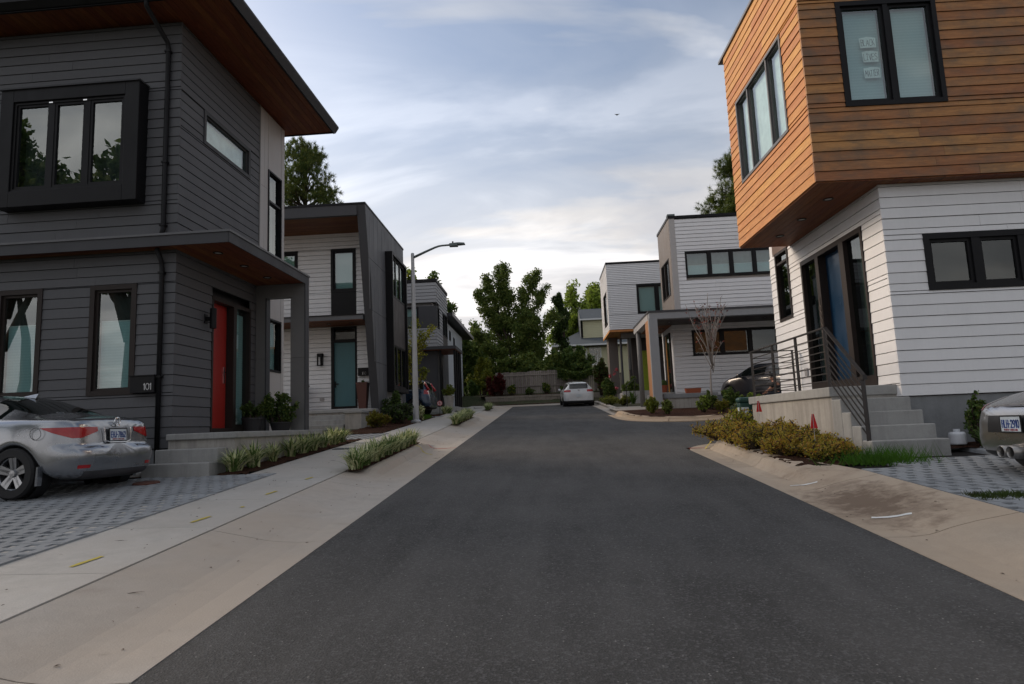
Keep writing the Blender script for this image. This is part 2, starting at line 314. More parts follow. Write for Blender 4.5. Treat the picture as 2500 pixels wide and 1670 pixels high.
# ------------------------------------------------------------------ mesh helpers
class MB:
    def __init__(s): s.v = []; s.f = []; s.mi = []
    def add(s, vs, fs, mi=0):
        n = len(s.v); s.v += [tuple(p) for p in vs]; s.f += [tuple(i+n for i in q) for q in fs]; s.mi += [mi]*len(fs); return s
    def box(s, x0, x1, y0, y1, z0, z1, mi=0):
        if x0 > x1: x0, x1 = x1, x0
        if y0 > y1: y0, y1 = y1, y0
        if z0 > z1: z0, z1 = z1, z0
        return s.add([(x0, y0, z0), (x1, y0, z0), (x1, y1, z0), (x0, y1, z0), (x0, y0, z1), (x1, y0, z1), (x1, y1, z1), (x0, y1, z1)],
                     [(0, 3, 2, 1), (4, 5, 6, 7), (0, 1, 5, 4), (1, 2, 6, 5), (2, 3, 7, 6), (3, 0, 4, 7)], mi)
    def hexa(s, a, b, mi=0):   # two quads of 4 points
        return s.add(list(a)+list(b), [(0, 3, 2, 1), (4, 5, 6, 7), (0, 1, 5, 4), (1, 2, 6, 5), (2, 3, 7, 6), (3, 0, 4, 7)], mi)
    def tube(s, pts, rad, n=8, caps=True, mi=0):
        pts = [Vector(p) for p in pts]; m = len(pts); rads = rad if isinstance(rad, (list, tuple)) else [rad]*m
        base = len(s.v); prev = None
        for i, p in enumerate(pts):
            d = (pts[min(i+1, m-1)]-pts[max(i-1, 0)]).normalized()
            if prev is None:
                a = d.orthogonal().normalized() if abs(d.z) > .9 else d.cross(Vector((0, 0, 1))).normalized()
            else: a = (prev-d*prev.dot(d)).normalized()
            prev = a; b = d.cross(a)
            for k in range(n):
                t = 2*PI*k/n+PI/n; s.v.append(tuple(p+(a*math.cos(t)+b*math.sin(t))*rads[i]))
        for i in range(m-1):
            for k in range(n):
                q = (base+i*n+k, base+i*n+(k+1) % n, base+(i+1)*n+(k+1) % n, base+(i+1)*n+k); s.f.append(q); s.mi.append(mi)
        if caps:
            s.f.append(tuple(base+k for k in reversed(range(n)))); s.mi.append(mi)
            s.f.append(tuple(base+(m-1)*n+k for k in range(n))); s.mi.append(mi)
        return s
    def lathe(s, prof, n=20, c=(0, 0, 0), axis='z', mi=0):
        base = len(s.v)
        for (rr, h) in prof:
            for k in range(n):
                t = 2*PI*k/n
                a, b = rr*math.cos(t), rr*math.sin(t)
                s.v.append({'z': (c[0]+a, c[1]+b, c[2]+h), 'y': (c[0]+a, c[1]+h, c[2]+b), 'x': (c[0]+h, c[1]+a, c[2]+b)}[axis])
        for i in range(len(prof)-1):
            for k in range(n):
                s.f.append((base+i*n+k, base+i*n+(k+1) % n, base+(i+1)*n+(k+1) % n, base+(i+1)*n+k)); s.mi.append(mi)
        return s
    def build(s, name, mat, parent=None, smooth=False, loc=None, rot=None, bevel=0):
        me = bpy.data.meshes.new(name); me.from_pydata(s.v, [], s.f)
        ms = mat if isinstance(mat, (list, tuple)) else [mat]
        for m in ms: me.materials.append(m)
        if len(ms) > 1: me.polygons.foreach_set('material_index', s.mi)
        if smooth: me.polygons.foreach_set('use_smooth', [True]*len(me.polygons))
        me.update()
        o = bpy.data.objects.new(name, me); COL.objects.link(o)
        if parent: o.parent = parent
        if loc is not None: o.location = loc
        if rot is not None: o.rotation_euler = rot
        if bevel:
            b = o.modifiers.new('b', 'BEVEL'); b.width = bevel; b.segments = 2; b.limit_method = 'ANGLE'
        return o
def tag(o, label=None, cat=None, group=None, kind=None):
    if label: o['label'] = label
    if cat: o['category'] = cat
    if group: o['group'] = group
    if kind: o['kind'] = kind
    return o
def empty(name, loc=(0, 0, 0), rz=0.0):
    o = bpy.data.objects.new(name, None); COL.objects.link(o); o.location = loc; o.rotation_euler = (0, 0, rz); o.empty_display_size = .2; return o
def copy_tree(o, parent=None):
    c = o.copy(); COL.objects.link(c); c.parent = parent
    for ch in list(o.children): copy_tree(ch, c)
    return c
def bx(name, mat, parent, x0, x1, y0, y1, z0, z1, bevel=0): return MB().box(x0, x1, y0, y1, z0, z1).build(name, mat, parent, bevel=bevel)
def struct(o): o['kind'] = 'structure'; return o
def RZ(y):
    if y < -8: return .0615*-8
    if y <= 42: return .0615*y
    return .0615*42+.02*(y-42)

# stroke lettering: polylines in a 0..1 box
def arc(cx, cy, rx, ry, a0, a1, n=9): return [(cx+rx*math.cos(math.radians(a0+(a1-a0)*i/n)), cy+ry*math.sin(math.radians(a0+(a1-a0)*i/n))) for i in range(n+1)]
GL = {'A': [[(0, 0), (.3, 1), (.6, 0)], [(.12, .38), (.48, .38)]], 'B': [[(0, 0), (0, 1), (.3, 1)]+arc(.3, .77, .22, .23, 90, -90)+[(0, .54)], [(.3, .54)]+arc(.3, .27, .27, .27, 90, -90)+[(0, 0)]],
 'C': [arc(.35, .5, .33, .5, 50, 310, 14)], 'E': [[(.5, 0), (0, 0), (0, 1), (.5, 1)], [(0, .52), (.4, .52)]], 'F': [[(0, 0), (0, 1), (.5, 1)], [(0, .52), (.4, .52)]], 'H': [[(0, 0), (0, 1)], [(.52, 0), (.52, 1)], [(0, .5), (.52, .5)]],
 'I': [[(.2, 0), (.2, 1)], [(0, 0), (.4, 0)], [(0, 1), (.4, 1)]], 'J': [[(.4, 1), (.4, .25)]+arc(.2, .22, .2, .22, 0, -160, 7)], 'K': [[(0, 0), (0, 1)], [(.5, 1), (0, .42)], [(.15, .58), (.52, 0)]], 'L': [[(0, 1), (0, 0), (.48, 0)]],
 'M': [[(0, 0), (.05, 1), (.35, .35), (.65, 1), (.7, 0)]], 'N': [[(0, 0), (0, 1), (.5, 0), (.5, 1)]], 'O': [arc(.36, .5, .36, .5, 90, 450, 18)], 'R': [[(0, 0), (0, 1), (.3, 1)]+arc(.3, .76, .22, .24, 90, -90)+[(0, .52)], [(.2, .52), (.52, 0)]],
 'S': [arc(.27, .76, .24, .24, 40, 270, 9)+arc(.27, .26, .26, .26, 90, -140, 9)], 'T': [[(.27, 0), (.27, 1)], [(0, 1), (.54, 1)]], 'V': [[(0, 1), (.27, 0), (.54, 1)]], '-': [[(0, .5), (.32, .5)]], ' ': [],
 '0': [arc(.28, .5, .28, .5, 90, 450, 16)], '1': [[(.02, .8), (.17, 1), (.17, 0)]], '2': [arc(.26, .74, .25, .26, 160, -35, 9)+[(0, 0), (.54, 0)]], '3': [arc(.24, .76, .23, .24, 140, -90, 9)+arc(.24, .26, .26, .26, 90, -140, 9)],
 '6': [arc(.27, .28, .26, .28, 90, 450, 14), [(.02, .35), (.12, .75), (.4, 1)]], '7': [[(0, 1), (.5, 1), (.15, 0)]], '8': [arc(.27, .76, .2, .23, 90, 450, 12), arc(.27, .27, .26, .27, 90, 450, 12)], '9': [arc(.27, .72, .26, .28, 90, 450, 14), [(.52, .65), (.42, .25), (.15, 0)]]}
GW = {'M': .7, 'C': .62, 'O': .72, '0': .56, 'I': .4, '1': .25, '-': .32, ' ': .3, 'A': .6, 'J': .42}
def lettering(txt, h, wfac=1.0, th=.09, depth=.004, jit=0.0, gap=.22):
    """ribbons standing in the x-z plane facing -y, origin at the middle of the baseline"""
    mb = MB(); x = 0; rr = random.Random(len(txt)*7+3)
    tot = sum(GW.get(c, .54)+gap for c in txt)-gap
    for c in txt:
        jx, jz, js = rr.uniform(-jit, jit), rr.uniform(-jit, jit), 1+rr.uniform(-jit, jit)
        for k, pl in enumerate(GL[c]):
            P = [((x+q[0]*js+jx-tot/2)*h*wfac, (q[1]*js+jz)*h) for q in pl]
            for a, b in zip(P[:-1], P[1:]):
                dx, dz = b[0]-a[0], b[1]-a[1]; l = math.hypot(dx, dz)
                if l < 1e-6: continue
                ex, ez = dx/l, dz/l; nx, nz = -ez*th*h/2, ex*th*h/2; e = th*h*.45
                a2 = (a[0]-ex*e, a[1]-ez*e); b2 = (b[0]+ex*e, b[1]+ez*e); d = depth*(1+.02*(k+1))
                mb.hexa([(a2[0]-nx, 0, a2[1]-nz), (b2[0]-nx, 0, b2[1]-nz), (b2[0]+nx, 0, b2[1]+nz), (a2[0]+nx, 0, a2[1]+nz)],
                        [(a2[0]-nx, -d, a2[1]-nz), (b2[0]-nx, -d, b2[1]-nz), (b2[0]+nx, -d, b2[1]+nz), (a2[0]+nx, -d, a2[1]+nz)])
        x += GW.get(c, .54)+gap
    return mb
# ------------------------------------------------------------------ ground and street
def sheet(name, x0, x1, y0, y1, dz, mat, sx=1.0, sy=1.0, jit=0.0, zf=None, parent=None):
    nx = max(1, int(round((x1-x0)/sx))); ny = max(1, int(round((y1-y0)/sy)))
    rr = random.Random(hash((round(x0, 2), round(y0, 2))) & 0xffff)
    vs = []; fs = []
    for j in range(ny+1):
        for i in range(nx+1):
            x = x0+(x1-x0)*i/nx; y = y0+(y1-y0)*j/ny
            vs.append((x, y, (zf(x, y) if zf else RZ(y))+dz+rr.uniform(-jit, jit)))
    for j in range(ny):
        for i in range(nx):
            a = j*(nx+1)+i; fs.append((a, a+1, a+nx+2, a+nx+1))
    return MB().add(vs, fs).build(name, mat, parent, smooth=jit > 0)
def soil_mat():
    m, nt = new_mat('ground_cover')
    p = N(nt, 'ShaderNodeBsdfPrincipled', i_Roughness=.95)
    w = coords(nt, (1, 1, 1), 'World'); n = N(nt, 'ShaderNodeTexNoise', i_Scale=.35, i_Detail=9.0, i_Roughness=.7); nt.links.new(w, n.inputs['Vector'])
    n2 = N(nt, 'ShaderNodeTexNoise', i_Scale=12, i_Detail=6.0); nt.links.new(w, n2.inputs['Vector'])
    g = ramp(nt, [(.4, (.03, .045, .014)), (.6, (.06, .05, .03))]); LK(nt, n, 0, g, 0)
    nt.links.new(hsv(nt, g.outputs[0], .5, 1.0, mrange(nt, n2.outputs[0], .3, .7, .6, 1.4)), p.inputs[0])
    nt.links.new(bumpn(nt, n2.outputs[0], .8, .05), p.inputs['Normal']); finish(nt, p); return m
SOIL = soil_mat()
GRAVEL = concrete('cell_gravel', (.016, .013, .012), stain_amt=.5, stain=(.02, .015, .012), scale=3.0)
def terr(x, y):
    z = RZ(y)-.16
    if y > 43.2: z = RZ(y)+.85
    if y > 120: z = RZ(120)+.85
    return z
struct(sheet('ground', -400, 400, -300, 900, 0, SOIL, 8, 2.0, zf=terr))
struct(sheet('road', -2.05, 2.66, -9, 41.2, 0, ASPH, 1.2, 1.0))
struct(sheet('side_road', 2.66, 17, 12.9, 27, -.003, ASPH, 1.2, 1.0))
gs = struct(sheet('garden_soil', -40, -4.68, -9, 43.3, .10, SOIL, 4, 2)); 
struct(sheet('garden_soil', 3.6, 40, -9, 13.2, .07, SOIL, 4, 2)); struct(sheet('garden_soil', 6.8, 40, 23.4, 43.3, .16, SOIL, 4, 2)); struct(sheet('garden_soil', 3.0, 6.8, 27.0, 43.3, .10, SOIL, 2, 2))

# left kerb strip and pavement, in slabs
def smooth01(t): t = max(0, min(1, t)); return t*t*(3-2*t)
BEDS_L = [(9.9, 14.6), (21.3, 26.0), (33.2, 35.8)]
def wl(y): return max(smooth01((y-a+.1)/.8)*smooth01((b+.9-y)/1.1) for a, b in BEDS_L)
def prof_l(y):
    w = wl(y); L2 = lambda a, b: a+(b-a)*w
    return [(-2.05, .004), (-2.3, -.006), (-2.52, L2(.008, -.004)), (-2.62, L2(.02, .03)), (-2.69, L2(.035, .125)), (-2.78, L2(.055, .15)), (-2.88, L2(.075, .145)), (-3.138, .128)]
gut = empty('gutter', (0, 0, 0)); struct(gut)
def strip(name, parent, prof, y0, y1, mat, skirt=.08, dy=.2):
    n = max(2, int((y1-y0)/dy)); vs = []; fs = []; m = None
    for j in range(n+1):
        y = y0+(y1-y0)*j/n; P = prof(y); m = len(P)+2
        vs.append((P[0][0], y, RZ(y)+P[0][1]-skirt))
        for x, h in P: vs.append((x, y, RZ(y)+h))
        vs.append((P[-1][0], y, RZ(y)+P[-1][1]-skirt))
    for j in range(n):
        for i in range(m-1):
            a = j*m+i; fs.append((a, a+1, a+m+1, a+m) if P[0][0] < P[-1][0] else (a+1, a, a+m, a+m+1))
    fs.append(tuple(range(m))); fs.append(tuple(range((n+1)*m-1, n*m-1, -1)))
    o = MB().add(vs, fs).build(name, mat, parent, smooth=False); return o
ys = [-9, -5.9, -2.8, .3, 3.2, 6.05, 9.15, 12.2, 14.55, 17.6, 20.6, 23.6, 26.6, 29.6, 32.6, 35.6, 38.4, 41]
for a, b in zip(ys[:-1], ys[1:]): strip('slab', gut, prof_l, a+.005, b-.005, GUTTER)
walk = empty('pavement', (0, 0, 0)); struct(walk)
yw = -9.0; k = 0
while yw < 41:
    ny = yw+1.52; strip('slab', walk, lambda y: [(-3.168, .13), (-3.9, .14), (-4.655, .15)], yw+.004, min(ny, 41)-.004, WALK, dy=.5); yw = ny; k += 1
# paint dashes on the pavement
YEL = simple('yellow_paint', (.50, .41, .07), .8); REDP = simple('red_paint', (.50, .03, .03), .8); WHP = simple('white_paint', (.78, .78, .76), .8)
def mark(parent, mat, x, y, l, w, ang, h, zoff=None):
    c, s = math.cos(ang), math.sin(ang); rr = random.Random(int(x*100+y*37)); vs = []; n = 8
    for sgn in (-1, 1):
        for i in range(n+1):
            t = (i/n-.5)*l; o = sgn*w/2*(1+rr.uniform(-.35, .2))
            X = x+t*c-o*s; Y = y+t*s+o*c; vs.append((X, Y, RZ(Y)+h(X, Y)+.005))
    fs = [(i, i+1, n+2+i, n+1+i) for i in range(n)]
    return MB().add(vs, fs).build('paint_mark', mat, parent)
hw = lambda x, y: .13+.0133*(-x-3.165)+.001
for (x, y, l) in [(-3.62, 4.05, .14), (-3.58, 5.0, .3), (-3.52, 6.55, .3), (-3.48, 8.15, .26), (-3.46, 9.4, .22), (-3.4, 7.2, .06)]: mark(walk, YEL, x, y, l, .045, 1.45, hw)
def hg(x, y):
    P = prof_l(y)
    for (xa, ha), (xb, hb) in zip(P[:-1], P[1:]):
        if xb <= x <= xa: return ha+(hb-ha)*(x-xa)/(xb-xa)
    return .13
for i in range(6): mark(gut, REDP, -2.12-.11*i, 14.72+.01*i, .13, .05, 0, hg)
for i in range(5): mark(gut, YEL, -2.42-.09*i, 13.55+.10*i, .12, .05, 2.2, hg)

# grass strips' mulch inside kerb beds
for a, b in BEDS_L:
    struct(sheet('planting_bed', -3.14, -2.86, a+.1, b+.15, .155, MULCH, .07, .12, jit=.012))
# mulch beds on the house side
struct(sheet('mulch_bed', -5.15, -4.66, 10.0, 16.3, .165, MULCH, .08, .1, jit=.022))
struct(sheet('mulch_bed', -6.0, -4.66, 18.3, 27.4, .165, MULCH, .1, .12, jit=.025))
struct(sheet('mulch_bed', -5.6, -4.66, 28.3, 30.2, .165, MULCH, .1, .12, jit=.025))
struct(sheet('mulch_bed', -8.4, -6.35, 9.9, 10.7, .165, MULCH, .1, .1, jit=.02))
struct(sheet('mulch_bed', -4.66, 3.2, 41.6, 42.6, .12, MULCH, .12, .1, jit=.03))

# right-hand kerb strip: follows a path, turns the corner into the side road
def path_strip(name, parent, path, prof, mat, skirt=.1):
    """path: list of (x,y,w); profile offsets to the right of the direction of travel"""
    vs = []; fs = []; n = len(path); m = None
    for j, (x, y, w) in enumerate(path):
        a = path[max(j-1, 0)]; b = path[min(j+1, n-1)]; d = Vector((b[0]-a[0], b[1]-a[1])).normalized(); rt = Vector((d.y, -d.x))
        P = prof(w, y); m = len(P)+2
        row = [(P[0][0], P[0][1]-skirt)]+P+[(P[-1][0], P[-1][1]-skirt)]
        for off, h in row: X = x+rt.x*off; Y = y+rt.y*off; vs.append((X, Y, RZ(y)+h))
    for j in range(n-1):
        for i in range(m-1):
            a = j*m+i; fs.append((a, a+1, a+m+1, a+m))
    fs.append(tuple(range(m))); fs.append(tuple(range(n*m-1, (n-1)*m-1, -1)))
    return MB().add(vs, fs).build(name, mat, parent)
def prof_r(w, y):
    L2 = lambda a, b: a+(b-a)*w
    return [(0, .004), (.2, L2(.0, -.008)), (.36, L2(.015, -.002)), (.44, L2(.035, .05)), (.5, L2(.055, .125)), (.60, L2(.08, .155)), (.74, L2(.11, .15)), (1.08, L2(.165, .135))]
def wr(y): return smooth01((y-8.0)/.9)
path = []
y = -9.0
while y < 12.3: path.append((2.66, y, wr(y))); y += .22
for i in range(12):
    t = i/11*PI/2; path.append((2.66+1.25*(1-math.cos(t)), 12.35+1.25*math.sin(t), 1))
for i in range(1, 14): path.append((3.91+i*.35, 13.6, 1))
apron = empty('apron', (0, 0, 0)); struct(apron)
cuts = [0, 14, 28, 42, 55, 66, 76, 86, 97, 103, 109, 115, len(path)]
def seg(path, a, b):
    P = path[a:b+1]
    def lp(p, q, t): return tuple(p[i]+(q[i]-p[i])*t for i in range(3))
    if len(P) > 2: P = [lp(P[0], P[1], .03)]+P[1:-1]+[lp(P[-1], P[-2], .03)]
    return P
for a, b in zip(cuts[:-1], cuts[1:]):
    b = min(b, len(path)-1)
    if b-a < 1: continue
    path_strip('slab', apron, seg(path, a, b), prof_r, APRON_R)
def hr(x, y):
    P = prof_r(wr(y), y); o = x-2.66
    for (a, ha), (b, hb) in zip(P[:-1], P[1:]):
        if a <= o <= b: return ha+(hb-ha)*(o-a)/(b-a)
    return .15
mark(apron, WHP, 3.02, 8.05, .30, .045, 2.75, hr); mark(apron, WHP, 3.05, 6.15, .32, .05, 2.65, hr)
for i in range(3): mark(apron, REDP, 2.74+.1*i, 12.72, .11, .04, 0, lambda x, y: .004)
for i in range(3): mark(apron, YEL, 3.0+.05*i, 12.62+.04*i, .1, .05, .9, lambda x, y: .02+.04*(x-3.0)/.05)
# R2 corner kerb island
isl = [(11, 24.3), (8.6, 23.6), (7.2, 22.7), (6.2, 21.6), (5.4, 20.95), (4.6, 20.8), (3.9, 21.05), (3.35, 21.6), (3.0, 22.4), (2.86, 23.4), (2.82, 24.8), (2.80, 26.2)]
def dense(P, d=.25):
    out = []
    for k in range(len(P)-1):
        p0 = P[max(k-1, 0)]; p1 = P[k]; p2 = P[k+1]; p3 = P[min(k+2, len(P)-1)]
        n = max(2, int(math.dist(p1, p2)/d))
        for i in range(n):
            t = i/n
            out.append(tuple(.5*((2*p1[a])+(-p0[a]+p2[a])*t+(2*p0[a]-5*p1[a]+4*p2[a]-p3[a])*t*t+(-p0[a]+3*p1[a]-3*p2[a]+p3[a])*t**3) for a in (0, 1)))
    out.append(tuple(P[-1])); return out
ID = dense(isl)
def prof_i(w, y): return [(-.34, .004), (-.08, -.002), (0, .06), (.03, .12), (.1, .15), (.22, .15), (.26, .13)]
kerb = empty('kerb', (0, 0, 0)); struct(kerb)
st = list(range(0, len(ID), 10))+[len(ID)-1]
for a, b in zip(st[:-1], st[1:]):
    if b > a: path_strip('kerb_stone', kerb, seg([(p[0], p[1], 1) for p in ID], a, b), prof_i, CURB)
# island bed surface
cx, cy = 5.6, 24.2
vs = [(cx, cy, RZ(cy)+.2)]; fs = []; rings = 7
pts = ID+[(2.9, 27.2), (9.5, 27.4)]
for k in range(1, rings+1):
    for p in pts:
        t = k/rings*.985; X = cx+(p[0]-cx)*t; Y = cy+(p[1]-cy)*t
        vs.append((X, Y, RZ(Y)+.135+.06*(1-t)+random.uniform(-.02, .02)))
m = len(pts)
for i in range(m):
    j = (i+1) % m; fs.append((0, 1+i, 1+j))
    for k in range(rings-1): a = 1+k*m; fs.append((a+i, a+m+i, a+m+j, a+j))
struct(MB().add(vs, [q[::-1] for q in fs]).build('mulch_bed', MULCH, smooth=True))
struct(sheet('garden_path', 2.86, 4.9, 27.05, 30.6, .13, GUTTER, .5, .5)); 
for a, b in ((26.3, 29), (29, 32), (32, 35), (35, 38), (38, 41)):
    path_strip('kerb_stone', kerb, seg([(2.66, a+(b-a)*i/8, .3 if a < 28 else 1) for i in range(9)], 0, 8), lambda w, y: [(0, .004), (.25, 0), (.35, .05), (.42, .12*w+.03), (.58, .13*w+.03), (.6, .1)], GUTTER)
path_strip('kerb_stone', kerb, [(-3.2+i*.9, 41.0, 1) for i in range(8)][::-1], lambda w, y: [(0, .004), (.2, 0), (.28, .09), (.5, .12), (.55, .05)], GUTTER)
# R bed soil
struct(sheet('mulch_bed', 3.22, 4.6, 8.75, 12.2, .15, MULCH, .1, .1, jit=.03)); struct(sheet('mulch_bed', 3.6, 8.4, 12.2, 13.0, .14, MULCH, .12, .1, jit=.025))
struct(sheet('mulch_bed', 5.75, 9.5, 9.75, 10.45, .17, MULCH, .1, .1, jit=.02))

# grid pavers
def grid_paver(nx, ny, px, py, hx, hy, h=.06):
    """slab with a staggered lattice of open cells"""
    W, D = nx*px-.006, ny*py-.006; mb = MB(); ey = (py-hy)/2; t = .006
    Q = lambda x0, x1, y0, y1: mb.add([(x0, y0, h), (x1, y0, h), (x1, y1, h), (x0, y1, h)], [(0, 1, 2, 3)])
    for j in range(ny):
        y0 = j*py; ya = y0+ey; yb = ya+hy; y1 = min(y0+py, D); ex = (px-hx)/2+(.042 if j % 2 else -.042)
        Q(0, W, y0, ya); Q(0, W, yb, y1); x = 0
        for i in range(nx):
            a = i*px+ex; b = a+hx; Q(x, a, ya, yb); x = b
            q = [(a, ya), (b, ya), (b, yb), (a, yb)]; q2 = [(a+t, ya+t), (b-t, ya+t), (b-t, yb-t), (a+t, yb-t)]
            mb.add([(X, Y, h) for X, Y in q]+[(X, Y, 0) for X, Y in q2], [(0, 4, 5, 1), (1, 5, 6, 2), (2, 6, 7, 3), (3, 7, 4, 0)])
        Q(x, W, ya, yb)
    mb.add([(0, 0, h), (W, 0, h), (W, D, h), (0, D, h), (0, 0, 0), (W, 0, 0), (W, D, 0), (0, D, 0)], [(0, 4, 5, 1), (1, 5, 6, 2), (2, 6, 7, 3), (3, 7, 4, 0)])
    me = bpy.data.meshes.new('grid_paver'); me.from_pydata(mb.v, [], mb.f); me.materials.append(PAVER); me.update(); return me, nx*px, ny*py
PM, PW, PD = grid_paver(3, 2, .19, .185, .098, .098)
SLOPE = math.atan(.0615)
def driveway(x0, x1, y0, y1, dz, limit, skew=0.0, base=True):
    d = empty('driveway', (0, 0, 0)); struct(d)
    sheet('gravel_base', x0, x1, y0, y1, dz-.056, GRAVEL, 1, 1, jit=.006, parent=d)
    j = 0; y = y0
    while y < y1-.1:
        x = x0+((j % 2)*PW*.5)*skew
        while x < x1-.1:
            if limit(x+PW/2, y+PD/2) and limit(x+.06, y+PD/2) and limit(x+PW-.06, y+PD/2):
                o = bpy.data.objects.new('paver', PM); COL.objects.link(o); o.parent = d
                o.location = (x, y, RZ(y)+dz-.06+R_.uniform(-.004, .004)); o.rotation_euler = (SLOPE+R_.uniform(-.006, .006), R_.uniform(-.006, .006), R_.uniform(-.008, .008))
            x += PW
        y += PD*math.cos(SLOPE); j += 1
    return d
driveway(-9.9, -4.66, 3.4, 10.0, .158, lambda x, y: not (x < -8.6 and y < 5))
driveway(-9.0, -4.66, 16.5, 18.2, .158, lambda x, y: True)
driveway(3.76, 9.6, 3.0, 10.0, .168, lambda x, y: (y < 9.7 or x > 6) and not (x < 5.9 and y > 8.95) and not (x < 4.35 and y > 8.35) and not (x > 8.6 and y < 4))
driveway(-7.8, -4.66, 27.5, 28.2, .158, lambda x, y: True)
struct(sheet('driveway', 6.9, 12.0, 23.0, 28.1, .245, PAVER, .6, .6))
# drain lid by the steps
dl = MB().lathe([(0, .012), (.17, .012), (.18, .0), (.18, -.03)], 20).build('drain_cover', paint('rusty_iron', (.10, .04, .028), rough=.8), smooth=False, loc=(-5.85, 9.35, RZ(9.35)+.165), rot=(SLOPE, 0, 0))
tag(dl, 'round rusty brown drain lid lying in the grid paving', 'drain cover')
# slab over meter box in left pavement and dark lid
dl = bx('meter_lid', simple('meter_lid_grey', (.05, .055, .06), .7), None, -.22, .22, -.13, .13, -.02, .012); dl.location = (-4.35, 13.9, RZ(13.9)+.148); dl.rotation_euler = (SLOPE, 0, 0)
tag(dl, 'flat dark grey meter lid set into the pavement', 'meter lid')

